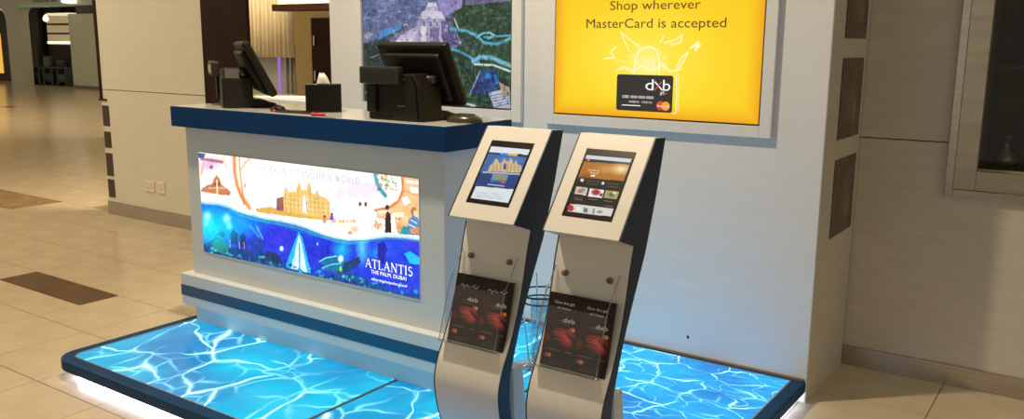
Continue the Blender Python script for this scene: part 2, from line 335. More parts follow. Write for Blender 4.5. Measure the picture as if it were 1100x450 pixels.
def roman_text(name, body, pl, s0, s1, t, cap, m, parent, off=.0006, gap=.08):
    if ' ' in body:
        tot = sum(ROMAN[c][0]+gap for c in body)-gap; x = 0.
        for wd_ in body.split(' '):
            L_ = sum(ROMAN[c][0]+gap for c in wd_)-gap; o = roman_text(name, wd_, pl, s0+x/tot*(s1-s0), s0+(x+L_)/tot*(s1-s0), t, cap, m, parent, off, gap); x += L_+gap+ROMAN[' '][0]+gap
        return o
    tot = sum(ROMAN[c][0]+gap for c in body)-gap; kx = (s1-s0)/tot; mb = MB(); x = 0
    def quad(a, b, wd, lift):
        a = np.array([s0+a[0]*kx, t+a[1]*cap]); b = np.array([s0+b[0]*kx, t+b[1]*cap]); d = b-a; L = np.linalg.norm(d)+1e-9; nn = np.array([-d[1], d[0]])/L*wd/2
        mb.add([pl.pt(*(a+nn), lift), pl.pt(*(a-nn), lift), pl.pt(*(b-nn), lift), pl.pt(*(b+nn), lift)], [(0, 1, 2, 3)])
    i = 0
    for c in body:
        wdt, st, sf = ROMAN[c]
        for pts, th in st:
            for a, b in zip(pts[:-1], pts[1:]): i += 1; quad((x+a[0], a[1]), (x+b[0], b[1]), th*cap, off+.00001*(i % 20))
        for a0, a1, y in sf: i += 1; quad((x+a0, y+(.02 if y == 0 else -.02)), (x+a1, y+(.02 if y == 0 else -.02)), SF*cap, off+.00001*(i % 20))
        x += wdt+gap
    me = bpy.data.meshes.new(name); o = wpos(parent); me.from_pydata([tuple(np.asarray(p)-o) for p in mb.v], [], mb.f); me.update()
    return link(name, me, m, parent)

# ------------------------------------------------------------------ measured layout (metres)
ZP = .099                                  # platform top
PXL, PXR, PYF, YW, YB = -3.843, -.952, 1.898, 3.616, 4.22
# ================================================================== SETTING
# floor: recessed grout bed with polished marble tiles laid on it
TX, TY, X0, Y0 = .479, .49, -4.33, 1.83
fl = MB(); fl.box(-40, 3, -5, 17, -.06, -.003)
floor = part('floor', fl, grout); struct(floor, 'cream polished marble floor of square tiles', 'floor')
tile_me = {}
def tile(wd, dp, m, cx, cy, key):
    if key not in tile_me:
        b = MB(); g = .0022; b.box(-wd/2+g, wd/2-g, -dp/2+g, dp/2-g, -.02, 0); tile_me[key] = b.mesh('tile'); tile_me[key].materials.append(m)
    o = bpy.data.objects.new('tile', tile_me[key]); COL.objects.link(o); o.location = (cx, cy, 0); o.parent = floor; return o
def vis(x, y):
    q = np.array([x, y, 0.])-CAM; z = q@FW
    if z < .3: return False
    u = 550+F_PX*(q@RT)/z; v = 225-F_PX*(q@UP)/z; return -120 < u < 1220 and v < 620
def under(x, y): return PXL+.3 < x < PXR-.3 and PYF+.3 < y < YW+.5
built = set(); strip = {}
for i in range(-26, 12):
    for j in range(-3, 13):
        cx = X0+(i+.5)*TX; cy = Y0+(j+.5)*TY
        if not vis(cx, cy) or under(cx, cy) or (cy-.2 > YB and cx > -7.5): continue
        built.add((i, j))
        if j == 1 and i in (-3, -2):          # row with the brown inlay strip: half tiles
            tile(TX, TY*.5, marble, cx, cy-TY*.25, 'half'); tile(TX, TY*.5, marble_dark, cx, cy+TY*.25, 'halfbrown')
        elif i <= -9 and i >= -14 and j == 4:
            tile(TX, TY, mat('amber_marble', (.36, .235, .11), .14, noise=.25, nscale=5), cx, cy, 'amber')
        else: tile(TX, TY, marble, cx, cy, 'full')
# beyond the separately laid tiles the same floor carries on in one sheet with a tile pattern
m = bpy.data.materials.new('far_tiles'); m.use_nodes = True; nt = m.node_tree; b = nt.nodes['Principled BSDF']
tc = nt.nodes.new('ShaderNodeTexCoord'); mp = nt.nodes.new('ShaderNodeMapping'); mp.inputs['Location'].default_value = (-X0/TX, -Y0/TY, 0); mp.inputs['Scale'].default_value = (1/TX, 1/TY, 1)
bt = nt.nodes.new('ShaderNodeTexBrick'); bt.offset = 0; bt.inputs['Scale'].default_value = 1; bt.inputs['Brick Width'].default_value = 1; bt.inputs['Row Height'].default_value = 1; bt.inputs['Mortar Size'].default_value = .005
bt.inputs['Color1'].default_value = (.62, .52, .36, 1); bt.inputs['Color2'].default_value = (.66, .56, .40, 1); bt.inputs['Mortar'].default_value = (.3, .23, .14, 1)
nt.links.new(tc.outputs['Object'], mp.inputs[0]); nt.links.new(mp.outputs[0], bt.inputs['Vector']); nt.links.new(bt.outputs['Color'], b.inputs['Base Color']); b.inputs['Roughness'].default_value = .2
far = MB(); xl = X0-26*TX
far.box(-40, xl, -4, 17, -.02, -.0002); far.box(xl, -7.35, Y0+13*TY, 17, -.02, -.0002)
fo = part('distant_tiles', far, m, floor); fo['kind'] = 'stuff'
# dark inlay line across the far floor
a = un(5, 114.5, 'z', 0); c = un(60, 113, 'z', 0)
st = MB(); st.box(a[0], c[0], a[1]-.12, a[1]+.12, -.001, .002); part('inlay_strip', st, marble_dark, floor)

ce = MB(); ce.box(-40, 3, -5, 17, CEIL, CEIL+.1); struct(part('ceiling', ce, plaster), 'pale plaster ceiling above the hall', 'ceiling')

# building wall behind the stand: cream panels with one horizontal groove, steel skirting
G = 1.10
def clad(name, x0, x1, m, label, holes=None, panel_w=None):
    b = MB(); b.box(x0, x1, YB+.012, YB+.2, 0, CEIL) if not holes else None
    if holes:
        hx0, hx1, hz0, hz1 = holes
        b.box(x0, hx0, YB+.012, YB+.2, 0, CEIL); b.box(hx1, x1, YB+.012, YB+.2, 0, CEIL); b.box(hx0, hx1, YB+.012, YB+.2, 0, hz0); b.box(hx0, hx1, YB+.012, YB+.2, hz1, CEIL)
    o = part(name, b, mat('groove_dark', (.12, .10, .07), .6)); struct(o, label, 'wall')
    def pan(*q): bb = MB(); bb.box(*q); part('panel', bb, m, o, .001, 1)
    if not holes:
        pan(x0, x1, YB, YB+.013, .0, G-.003); pan(x0, x1, YB, YB+.013, G+.003, CEIL)
    else:
        for pts in ([(x0, 0), (x1, 0), (x1, G-.003), (hx1, G-.003), (hx1, hz0), (hx0, hz0), (hx0, G-.003), (x0, G-.003)], [(x0, G+.003), (hx0, G+.003), (hx0, hz1), (hx1, hz1), (hx1, G+.003), (x1, G+.003), (x1, CEIL), (x0, CEIL)]):
            part('panel', MB().prism(pts, 'y', YB, YB+.013), m, o)
    return o
wl = clad('wall_left', -7.265, -5.785, cream, 'cream panelled wall left of the desk with dark inlay squares and sockets')
for z0, z1 in ((.785, .963), (.595, .736), (.345, .547), (.155, .315)):
    b = MB(); b.box(-7.255, -7.155, YB-.004, YB+.01, z0, z1); part('inlay', b, inlay_m, wl)
b = MB(); b.box(-7.275, -7.235, YB-.006, YB+.2, 1.02, CEIL); part('edge_trim', b, dark_wood, wl)
b = MB(); b.box(-7.285, -7.175, YB-.012, YB+.01, 1.005, 1.02); part('edge_ledge', b, dark_wood, wl)
bb = MB(); bb.box(-7.27, -5.2, YB-.012, YB-.0005, 0, .118); struct(part('baseboard_left', bb, steel, None, .002), 'brushed steel skirting along the cream wall with the sockets', 'baseboard')
wr = clad('wall_right', -3.9, 1.6, cream_r, 'taupe panelled wall right of the stand around the shop window', holes=(-.455, .62, .995, 2.3))
bb = MB(); bb.box(PXR+.002, 1.6, YB-.012, YB-.0005, 0, .096); struct(part('baseboard_right', bb, steel, None, .002), 'brushed steel skirting along the taupe wall beside the stand', 'baseboard')
# dark column between the cream wall and the opening
b = MB(); b.box(-5.783, -5.25, YB-.02, YB+.012, 0, CEIL); struct(part('trim_1', b, dark_wood, None, .004), 'dark brown wenge column panel beside the opening behind the desk', 'column')

# ---- shop window in the taupe wall
wd = thing('window_1', (.08, YB, .868), 'steel framed shop window with dark interior in the taupe wall', 'window'); wd['kind'] = 'structure'
def frame_rect(x0, x1, z0, z1, t, y0, y1):
    b = MB(); b.box(x0, x0+t, y0, y1, z0, z1); b.box(x1-t, x1, y0, y1, z0, z1); b.box(x0+t, x1-t, y0, y1, z0, z0+t); b.box(x0+t, x1-t, y0, y1, z1-t, z1); return b
part('outer_frame', frame_rect(-.575, .74, .868, 2.42, .032, YB-.03, YB-.001), steel, wd, .002)
part('inner_frame', frame_rect(-.543, .708, .90, 2.388, .086, YB-.022, YB-.001), mat('satin_bronze_steel', (.46, .42, .33), .3, metal=1., noise=.15, nscale=3, stretch=(1, 1, 6)), wd, .002)
b = MB(); b.box(-.457, .622, YB-.004, YB+.002, .986, 2.302); part('pane', b, acrylic('tinted_glass', (.78, .76, .72), .08), wd)
nb = MB(); nb.box(-.455, .62, YB+.45, YB+.47, .9, 2.4); nb.box(-.455, .62, YB+.2, YB+.47, .955, .975); nb.box(-.475, -.455, YB+.2, YB+.47, .9, 2.4); nb.box(.62, .64, YB+.2, YB+.47, .9, 2.4); nb.box(-.455, .62, YB+.2, YB+.47, 2.32, 2.34)
part('niche', nb, mat('niche_dark', (.03, .02, .014), .5, noise=.3), wd)
b = MB(); b.box(-.455, .62, YB+.22, YB+.44, 1.42, 1.435); part('shelf', b, mat('shelf_glass_dark', (.03, .035, .03), .15), wd)
glass_m = mat('glassware', (.30, .36, .34), .08, metal=.6)
copper = mat('copper_ware', (.34, .14, .06), .3, metal=.7, noise=.2)
def vessel(name, x, z, prof, m, label): return top(name, MB().lathe(prof, (x, YB+.33, z), 20), m, label, 'vessel', (x, YB+.33, z))
vessel('glass_decanter', -.385, .9752, [(.045, 0), (.05, .03), (.042, .06), (.014, .085), (.012, .12), (.026, .135), (.026, .142), (.012, .146)], glass_m, 'small squat glass decanter at the bottom of the shop window')
vessel('copper_vase', -.27, .9752, [(.05, 0), (.07, .1), (.06, .2), (.03, .26), (.035, .30)], copper, 'coppery vase on the floor of the shop window niche')
vessel('glass_goblet', -.33, 1.4352, [(.035, 0), (.035, .006), (.008, .012), (.008, .08), (.034, .12), (.036, .2)], glass_m, 'clear stemmed goblet on the shop window shelf')
vessel('copper_jar', -.22, 1.4352, [(.05, 0), (.055, .1), (.04, .15), (.045, .17)], copper, 'short coppery jar on the shop window shelf')

# ---- what shows through the opening behind the desk
yc = 6.2
fabric = mat('cream_curtain', (.76, .65, .44), .8, noise=.05)
a0 = un(262, 60, 'y', yc); a1 = un(314, 62, 'y', yc)
b = MB(); n = 90; xs = np.linspace(a0[0]-.3, a1[0], n); pts = [(x, yc+.035*math.sin(i*1.15)) for i, x in enumerate(xs)]
vs = [(x, y, a1[2]) for x, y in pts]+[(x, y, 3.2) for x, y in pts]; b.add(vs, [(i, i+1, n+i+1, n+i) for i in range(n-1)], True)
o = link('pleated_curtain', b.mesh('pleated_curtain', (a0[0], yc, a1[2])), fabric); o.location = (a0[0], yc, a1[2]); sm = o.modifiers.new('solid', 'SOLIDIFY'); sm.thickness = .01
tag(o, 'pleated cream curtain hanging in the opening behind the desk', 'curtain')
g0 = un(268, 100, 'y', yc+.1); g1 = un(318, 60, 'y', yc+.1)
sc = thing('glass_screen', (g1[0]-.4, yc+.1, 0), 'grey mirrored glass screen below the cream curtain', 'glass screen')
b = MB(); b.box(g0[0]-.3, g1[0]-.02, yc+.09, yc+.11, 0.0, 1.5); part('pane', b, mat('grey_mirror', (.34, .33, .28), .25, metal=.4), sc)
for px_, m_ in ((300, emit_mat('violet_tube', (170, 120, 215), .8)), (308, steel), (313, steel)):
    q = un(px_, 80, 'y', yc+.07); b = MB(); b.box(q[0]-.007, q[0]+.007, yc+.06, yc+.088, .9, 1.42); part('vertical_strip', b, m_, sc)
q0 = un(292, 12, 'y', 5.6); q1 = un(356, 3, 'y', 5.6)
b = MB(); b.box(q0[0], q1[0]+.6, 5.6, 5.75, q0[2], q1[2]); struct(part('trim_2', b, dark_wood, None, .004), 'dark brown beam across the opening behind the desk', 'beam')
b = MB(); b.box(q0[0]+.02, q1[0]+.6, 5.66, 5.7, q1[2]+.002, 3.2); struct(part('trim_3', b, mat('frosted_pale', (.62, .70, .62), .3)), 'pale frosted panel above the dark beam', 'panel')
yk = 8.0
b = MB(); b.box(-12.5, -3, yk, yk+.15, 0, CEIL); struct(part('wall_inner', b, mat('tan_wall', (.50, .38, .17), .6, noise=.05), None), 'tan wall at the back of the opening behind the desk', 'wall')
q0 = un(336, 96, 'y', yk-.06); q1 = un(357, 19, 'y', yk-.06)
dr = thing('door_1', ((q0[0]+q1[0])/2, yk-.06, 0), 'dark brown door in the tan wall behind the tissue box', 'door'); dr['kind'] = 'structure'
b = MB(); b.box(q0[0], q1[0]+.5, yk-.06, yk-.001, 0, q1[2]); part('leaf', b, dark_wood, dr, .005)
for k in range(3): b = MB(); b.box(q0[0]+.06, q0[0]+.09, yk-.09, yk-.06, q1[2]-.35-.45*k, q1[2]-.22-.45*k); part('hinge', b, steel, dr, .003)
b = MB(); b.box(-12.5, -3, yk-.03, yk-.001, q1[2]+.12, q1[2]+.2); struct(part('trim_4', b, mat('orange_wood', (.30, .13, .04), .4)), 'narrow orange wood rail above the dark door', 'trim')
# round glass counter in front of the screen
q = un(305, 101, 'y', 5.75); b = MB()
ct = thing('round_glass_counter', (q[0], 5.75, 0), 'round pale glass counter below the curtain in the opening', 'counter')
part('counter_body', MB().lathe([(.26, 0), (.26, q[2]-.05)], (q[0], 5.75, 0), 32), mat('pale_counter', (.5, .48, .4), .3), ct)
part('glass_top', MB().lathe([(.36, 0), (.36, .035)], (q[0], 5.75, q[2]-.05), 36), mat('pale_glass', (.55, .6, .52), .1), ct)
# low white partition joined to the left end of the display wall
b = MB(); b.box(-4.46, -3.786, 3.60, 3.72, 0, 1.165); struct(part('wall_low', b, white_wall, None, .004), 'low white partition behind the desk left of the display wall', 'partition')

# ---- far shop fronts down the hall
YF = 15.6
def fp(u, v): return un(u, v, 'y', YF)
pale = mat('pale_green_wall', (.50, .52, .40), .5, noise=.03)
z_l = fp(50, 7)[2]; xa, xb, xc, xd = fp(-30, 50)[0], fp(9, 50)[0], fp(21, 50)[0], fp(108, 50)[0]+.6
def corner(cx, cz, r, sx):          # rounded inner corner filler of an opening
    pts = [(cx, cz)]+[(cx+sx*r-sx*r*math.cos(t), cz-r+r*math.sin(t)) for t in np.linspace(0, PI/2, 8)]
    return pts
b = MB(); b.box(xb, xc, YF, YF+.4, 0, z_l); b.box(xa-3, xd+3, YF, YF+.4, z_l, CEIL)
b.prism(corner(xc, z_l, .32, 1), 'y', YF, YF+.4); b.prism(corner(xb, z_l, .5, -1), 'y', YF, YF+.4)
wf = part('wall_far', b, pale); struct(wf, 'pale green shop front wall with rounded openings far down the hall', 'wall')
b = MB()
pts = [(xb-.5+.5*math.cos(t)*.98, z_l-.5+.5*math.sin(t)*.98) for t in np.linspace(.0, 1.3, 8)]
b.tube([(pts[0][0], YF+.05, .9)]+[(p[0], YF+.05, p[1]) for p in pts], .035, 6); part('light_line', b, emit_mat('cyan_glow', (150, 235, 235), 2.2), wf)
# cove light along the top of the dark shop opening
b = MB(); b.box(xc+.3, xd, YF-.03, YF-.001, z_l+.005, z_l+.05); part('cove_light', b, emit_mat('cove_cyan', (150, 190, 165), .3), wf)
q = fp(78, 1.5); part('wall_lamp', MB().lathe([(.02, -.07), (.22, -.05), (.26, 0), (.2, .05), (.02, .06)], (q[0], YF-.1, q[2]), 20), emit_mat('lamp_white', (255, 250, 220), 2.5), wf)
plw = Plane((0, YF-.012, 0), (1, 0, 0), (0, 0, 1), 1, 1)
px_text('shop_lettering', 'natural', plw, (36, 2.6), (60, 1.6), 5, mat('sign_dark', (.05, .05, .04), .6), wf, off=.004)
# dark shop interior
dk = mat('shop_dark', (.020, .013, .008), .7, noise=.2)
b = MB(); b.box(xc-.2, xd+.5, YF+3.2, YF+3.3, 0, CEIL); b.box(xc-3.1, xc-3.0, YF+1.4, YF+3.2, 0, CEIL); b.box(xc-3.2, xd+.5, YF+3.2, YF+3.3, 0, CEIL)
b.box(xc-2.5, un(34, 50, 'y', YF+2.4)[0], YF+2.4, YF+2.5, 0, z_l+.3); struct(part('wall_shop', b, dk), 'dark brown interior walls of the far shop', 'wall')
# fascia above glass
q0, q1 = fp(78, 14), fp(108, 6); b = MB(); b.box(fp(80.5, 10)[0], xd, YF+.02, YF+.12, q0[2], z_l); b2 = part('shop_fascia', b, mat('plum_fascia', (.035, .018, .022), .5), wf)
# pale green glass panel right
q0 = fp(77.5, 90); q1 = fp(109, 14)
gp = thing('glass_shop_panel', ((q0[0]+xd)/2, YF+.08, 0), 'pale green glass panel at the right of the far dark shop', 'glass panel')
b = MB(); b.box(q0[0], xd, YF+.05, YF+.12, .1, q1[2]); part('pane', b, mat('pale_green_glass', (.46, .50, .33), .2, noise=.04), gp)
b = MB(); b.box(q0[0], xd, YF+.03, YF+.14, 0, .1); part('bottom_rail', b, mat('brown_rail', (.12, .09, .05), .4), gp)
# lit shelf unit
sy = YF+1.5
def sp(u, v): return un(u, v, 'y', sy)
s0, s1 = sp(49, 14), sp(76, 48)
su = thing('lit_shelf_unit', ((s0[0]+s1[0])/2, sy, 0), 'lit shelf unit inside the far dark shop', 'shelf unit')
b = MB(); b.box(un(49, 14, 'y', sy+.35)[0], un(77.5, 48, 'y', sy+.35)[0], sy+.35, sy+.4, s1[2], s0[2]); part('back_panel', b, emit_mat('shelf_back', (160, 138, 100), 1.0), su)
for v in (26, 36): q = sp(60, v); b = MB(); b.box(s0[0], s1[0], sy, sy+.35, q[2]-.03, q[2]+.03); part('shelf_board', b, dk, su)
b = MB(); q = sp(60, 47); q2 = sp(60, 44.5); b.box(s0[0], s1[0], sy-.03, sy+.3, q[2], q2[2]); part('lit_ledge', b, emit_mat('ledge_light', (255, 246, 205), 1.6), su)
b = MB(); b.box(s0[0], s1[0], sy, sy+.3, 0, sp(60, 48)[2]); part('shelf_base', b, dk, su)
b = MB(); q = sp(60, 15.5); b.box(s0[0]+.1, s1[0], sy-.02, sy+.3, q[2]-.03, q[2]+.05); part('top_light', b, emit_mat('top_light', (240, 225, 180), 1.0), su)
q = sp(59.5, 20.5); lm = top('globe_lamp', MB().lathe([(.01, -.10), (.07, -.08), (.10, 0), (.07, .08), (.01, .15)], (q[0], sy-.35, q[2]), 20), emit_mat('globe_glow', (255, 240, 190), 3.0), 'small glowing pendant lamp in front of the lit shelf unit', 'lamp', (q[0], sy-.35, q[2]))
b = MB(); b.box(q[0]-.01, q[0]+.01, sy-.36, sy-.34, q[2]+.15, CEIL); part('cord', b, dk, lm)
for k, (u, lab) in enumerate(((46.5, 'dark armchair nearest the pale pier in the far shop'), (60, 'dark armchair in front of the lit shelf unit in the far shop'), (75.5, 'dark armchair beside the green glass panel in the far shop'))):
    AY = YF+.8; q = un(u, 90, 'y', AY); t = thing('armchair', (q[0], AY, 0), lab, 'armchair', group='dark armchairs in the far shop'); cm = mat('dark_leather', (.012, .016, .013), .4)
    x, y = q[0], AY
    b = MB(); b.box(x-.25, x+.25, y-.3, y+.3, .12, .42); part('seat', b, cm, t, .05)
    b = MB(); b.box(x-.28, x+.28, y+.2, y+.34, .3, .85 if k else 1.0); part('backrest', b, cm, t, .05)
    for sx in (-1, 1): b = MB(); b.box(x+sx*.27-.05, x+sx*.27+.05, y-.3, y+.3, 0, .62); part('armrest', b, cm, t, .04)
# yellow lit display in the shop at the picture's edge
q0, q1 = un(-9, 78, 'y', YF+.6), un(-1.2, 36, 'y', YF+.6)
b = MB(); b.box(q0[0], q1[0], YF+.55, YF+.65, q0[2], q1[2]); top('lit_display_case', b, emit_mat('amber_glow', (250, 190, 80), .9), 'amber lit display at the left edge of the far shop front', 'display', (q1[0], YF+.6, q0[2]))
b = MB(); b.box(xa-3, xb-.35, YF+1.2, YF+1.3, 0, CEIL); struct(part('wall_shop_left', b, dk), 'dark back of the neighbouring far shop at the left edge', 'wall')

# ================================================================== THE STAND
# ---- glowing water platform
pf = thing('water_platform', ((PXL+PXR)/2, (PYF+YW)/2, 0), 'low platform with glowing blue water print and navy rim under the desk and kiosks', 'platform')
def rr(x0, x1, y0, y1, r, corners):   # outline with chosen rounded corners (fl, fr)
    p = []
    if 'fl' in corners: p += [(x0+r-r*math.cos(t), y0+r-r*math.sin(t)) for t in np.linspace(0, PI/2, 8)]
    else: p += [(x0, y0)]
    if 'fr' in corners: p += [(x1-r+r*math.sin(t), y0+r-r*math.cos(t)) for t in np.linspace(0, PI/2, 8)]
    else: p += [(x1, y0)]
    return p+[(x1, y1), (x0, y1)]
def ring(outer, inner, z0, z1):
    b = MB(); n = len(outer); vs = [(x, y, z) for (x, y) in outer for z in (z0, z1)]+[(x, y, z) for (x, y) in inner for z in (z0, z1)]; fs = []
    for i in range(n):
        j = (i+1) % n; a, c, d, e = 2*i, 2*j, 2*n+2*i, 2*n+2*j
        fs += [(a, c, c+1, a+1), (d, d+1, e+1, e), (a+1, c+1, e+1, d+1), (a, d, e, c)]
    return b.add(vs, fs)
RW = .062
part('rim', ring(rr(PXL, PXR, PYF, YW-.001, .11, ('fl', 'fr')), rr(PXL+RW, PXR-RW, PYF+RW, YW-.03, .06, ('fl', 'fr')), .048, ZP), mat('navy_rim', (.006, .052, .15), .5, spec=.12, noise=.1), pf, .006)
part('trim_line', ring(rr(PXL+RW-.006, PXR-RW+.006, PYF+RW-.006, YW-.026, .06, ('fl', 'fr')), rr(PXL+RW, PXR-RW, PYF+RW, YW-.031, .058, ('fl', 'fr')), .09, ZP+.0003), mat('trim_metal', (.5, .52, .52), .3, metal=.8), pf)
part('led_strip', ring(rr(PXL+.05, PXR-.05, PYF+.05, YW-.04, .09, ('fl', 'fr')), rr(PXL+.07, PXR-.07, PYF+.07, YW-.06, .07, ('fl', 'fr')), .002, .047), emit_mat('led_white', (225, 228, 255), 8.5), pf)
b = MB(); b.box(PXL+.08, PXR-.08, PYF+.08, YW-.07, .001, .085); part('base', b, mat('platform_base', (.3, .32, .34), .6), pf)
JX = (-2.385, -1.87)
wm = [water_mat('water_print_a', 3.5, 1, (0, 106, 160), (0, 160, 192), 1.68, .05, (1, .8, 1)), water_mat('water_print_b', 3.5, 5, (0, 106, 160), (0, 160, 192), 1.68, .05, (1, .8, 1)), water_mat('water_print_c', 6.4, 9, (0, 86, 166), (0, 140, 196), 1.7, .045, (.8, 1.15, 1))]
xs = [PXL+RW, JX[0], JX[1], PXR-RW]
for i in range(3):
    b = MB(); e0 = .004 if i else 0; e1 = .004 if i < 2 else 0
    b.prism(rr(xs[i]+e0, xs[i+1]-e1, PYF+RW, YW-.03, .058, ('fl',) if i == 0 else ('fr',) if i == 2 else ()), 'z', .085, ZP-.002); o = part('water_panel', b, wm[i], pf)
for x in JX:
    b = MB(); b.box(x-.008, x+.008, PYF+RW, YW-.03, .086, ZP-.0005); part('panel_joint', b, mat('joint_dark', (.05, .06, .06), .4, metal=.5), pf)
    b = MB(); b.box(x-.002, x+.002, PYF+RW, YW-.03, .09, ZP); part('joint_bead', b, mat('joint_grey', (.35, .37, .37), .4, metal=.5), pf)

# ---- display wall
dw = thing('display_wall', ((-3.784+PXR)/2, YW+.3, 0), 'tall white booth wall behind the desk carrying the two lit screens', 'booth wall')
WH = 2.35
b = MB(); b.box(-3.784, PXR, YW, YB-.014, 0, WH); part('wall_body', b, white_wall, dw, .003)
b = MB(); b.box(PXR-.0005, PXR+.0015, YW+.002, YB-.014, 0.0, WH); part('end_panel', b, cream_r, dw)
YS = 3.590
part('screen_surround', frame_rect(-3.57, un(559, 130, 'y', YS)[0], 1.125, 1.812, .058, YS, YW-.0005), white_wall, dw, .002)
part('screen_surround', frame_rect(un(585, 133, 'y', YS)[0], un(827.3, 148, 'y', YS)[0], un(700, 140.6, 'y', YS)[2], 1.812, .05, YS, YW-.0005), white_wall, dw, .002)
b = MB(); b.box(PXL+.12, PXR-.01, YW-.012, YW-.0005, ZP+.0005, ZP+.009); part('base_trim', b, mat('brown_trim', (.25, .19, .13), .5), dw)
q = un(739, 362, 'y', YW); part('cable_hole', MB().prism([(q[0]+.006*math.cos(t), q[2]+.008*math.sin(t)) for t in np.linspace(0, 2*PI, 10)[:-1]], 'y', YW-.001, YW+.001), black_plastic, dw)

# ---- lit screens
def screen(x0, x1, z0, z1, label):
    t = thing('wall_screen', ((x0+x1)/2, YS, z0), label, 'screen')
    b = MB(); b.box(x0-.004, x1+.004, YS+.004, YW-.001, z0-.004, z1+.004); part('housing', b, mat('screen_edge', (.05, .025, .01), .4), t)
    return t, Plane((x0, YS+.0035, z0), (1, 0, 0), (0, 0, 1), x1-x0, z1-z0)
# yellow card advertisement
s2, pl = screen(un(595, 121, 'y', YS)[0], un(814, 134, 'y', YS)[0], un(705, 127.2, 'y', YS)[2], 1.757, 'bright yellow wall screen advertising a black gift card')
P = Paint(pl, 300, 170, (250, 205, 20))
P.ell(690, 75, 150, 95, (254, 226, 52), 1, 1.0); P.ell(690, 60, 90, 60, (255, 236, 90), .8, 1.0)
d = np.minimum(np.minimum(P.X, pl.w-P.X), P.Y)/.09; P.blend(np.clip(1-d, 0, 1)**2, (238, 150, 10), .75)
W = (255, 253, 215)
P.ell(695, 70, 26, 26, (255, 248, 170), .75, .9)
P.line([(681, 80), (682, 62), (688, 53), (697, 50), (706, 54), (708, 66), (708, 80)], 1.4, W)
P.line([(667, 35), (680, 45), (688, 50)], 1.2, W, .9); P.line([(667, 35), (672, 47), (676, 55)], 1.2, W, .9)
P.line([(709, 46), (713, 38)], 1.2, W, .9); P.line([(714, 46), (727, 42), (733, 37), (731, 46), (720, 48)], 1.6, W, .8)
P.line([(742, 52), (750, 45), (747, 54), (752, 48), (743, 50)], 2.2, W, .9); P.line([(649, 63), (660, 62), (656, 56), (662, 50)], 1.8, W, .8)
P.line([(662, 76), (670, 72), (680, 76), (690, 70), (700, 76), (712, 70), (720, 77), (731, 74)], 2.5, W, .7)
P.line([(727, 72), (732, 62), (739, 56), (735, 65), (727, 76)], 1.3, W); P.line([(726, 80), (727, 100), (726, 121), (723, 122)], 1.2, W, .9); P.line([(729, 80), (729, 120)], .8, W, .8)
for k in range(26):
    u = 672+rng.random()*46; v = 56+rng.random()*22; P.line([(u, v), (u+rng.normal()*5, v+rng.normal()*5)], 1.0, W, .55)
P.build('display_panel', print_mat('screen_yellow', 1.0, .25, .3), s2)
brown = emit_mat('brown_ink', (92, 40, 8), 1.0)
px_text('lettering', 'Shop wherever', pl, (655.5, 9.3), (752.5, 10.8), 10.2, brown, s2)
px_text('lettering', 'MasterCard is accepted', pl, (630, 28.6), (780, 31), 10.2, brown, s2)
ca = [pl.st(*p) for p in ((663, 79), (723.5, 82), (722.5, 122.5), (663, 117))]
cx0, cx1, cz0, cz1 = ca[0][0], ca[1][0], (ca[2][1]+ca[3][1])/2, (ca[0][1]+ca[1][1])/2
def rrect(x0, x1, y0, y1, r): return [(cx+sx*r*math.cos(t) , cy+sy*r*math.sin(t)) for cx, cy, sx, sy, t0 in ((x1-r, y1-r, 1, 1, 0), (x0+r, y1-r, -1, 1, 1), (x0+r, y0+r, -1, -1, 0), (x1-r, y0+r, 1, -1, 1)) for t in (np.linspace(0, PI/2, 6) if t0 == 0 else np.linspace(PI/2, 0, 6))]
def flat(name, pts, pl, m, parent, off):
    me = bpy.data.meshes.new(name); o = wpos(parent); me.from_pydata([tuple(pl.pt(a, c, off)-o) for a, c in pts], [], [tuple(range(len(pts)))]); me.update(); return link(name, me, m, parent)
white_ink = emit_mat('white_ink', (250, 250, 250), 1.0); red_ink = emit_mat('red_ink', (225, 60, 40), 1.0); gold_ink = emit_mat('gold_ink', (245, 160, 30), 1.0)
flat('printed_card', rrect(cx0, cx1, cz0, cz1, .012), pl, emit_mat('card_black', (40, 36, 34), 1.0), s2, .0004)
px_text('lettering', 'd', pl, (693.3, 96.6), (702, 97), 12.5, white_ink, s2, off=.0009); px_text('lettering', 'b', pl, (712, 97.4), (720, 97.7), 12.5, white_ink, s2, off=.0009)
def stroke(a, c, wd, m, nm='logo_stroke', off=.001, pl_=None, par=None):
    pl_ = pl_ or pl; par = par or s2; a = np.array(pl_.st(*a)); c = np.array(pl_.st(*c)); d = c-a; n_ = np.array([-d[1], d[0]])/np.linalg.norm(d)*wd/2
    flat(nm, [tuple(a+n_), tuple(a-n_), tuple(c-n_), tuple(c+n_)], pl_, m, par, off)
stroke((703.6, 87.8), (711.5, 97), .0058, white_ink, off=.00095); stroke((710.5, 88.2), (703.3, 97), .0058, red_ink, off=.00105)
px_text('lettering', 'gift', pl, (709, 101.3), (714, 101.5), 3.8, white_ink, s2, off=.0009); px_text('lettering', 'x', pl, (715, 101.5), (717.5, 101.7), 3.6, red_ink, s2, off=.0009)
px_text('lettering', '5282 4500 0000 0000', pl, (668.5, 105.2), (702, 106), 3.0, white_ink, s2, off=.0009)
px_text('lettering', '10/05/10   17/05/10', pl, (676, 110.2), (700, 111), 2.2, white_ink, s2, off=.0009)
stroke((668, 112.6), (688, 113.6), .004, white_ink)
def disc(u, v, r, m, off, pl_=None, par=None):
    pl_ = pl_ or pl; c = pl_.st(u, v) if u > 5 else (u, v); return flat('logo_disc', [(c[0]+r*math.cos(t), c[1]+r*math.sin(t)) for t in np.linspace(0, 2*PI, 22)[:-1]], pl_, m, par or s2, off)
disc(709.5, 113.5, .0205, red_ink, .0009); disc(715, 114, .0205, gold_ink, .00095); px_text('lettering', 'MasterCard', pl, (706, 114.8), (718.6, 115.4), 2.4, white_ink, s2, off=.0012)

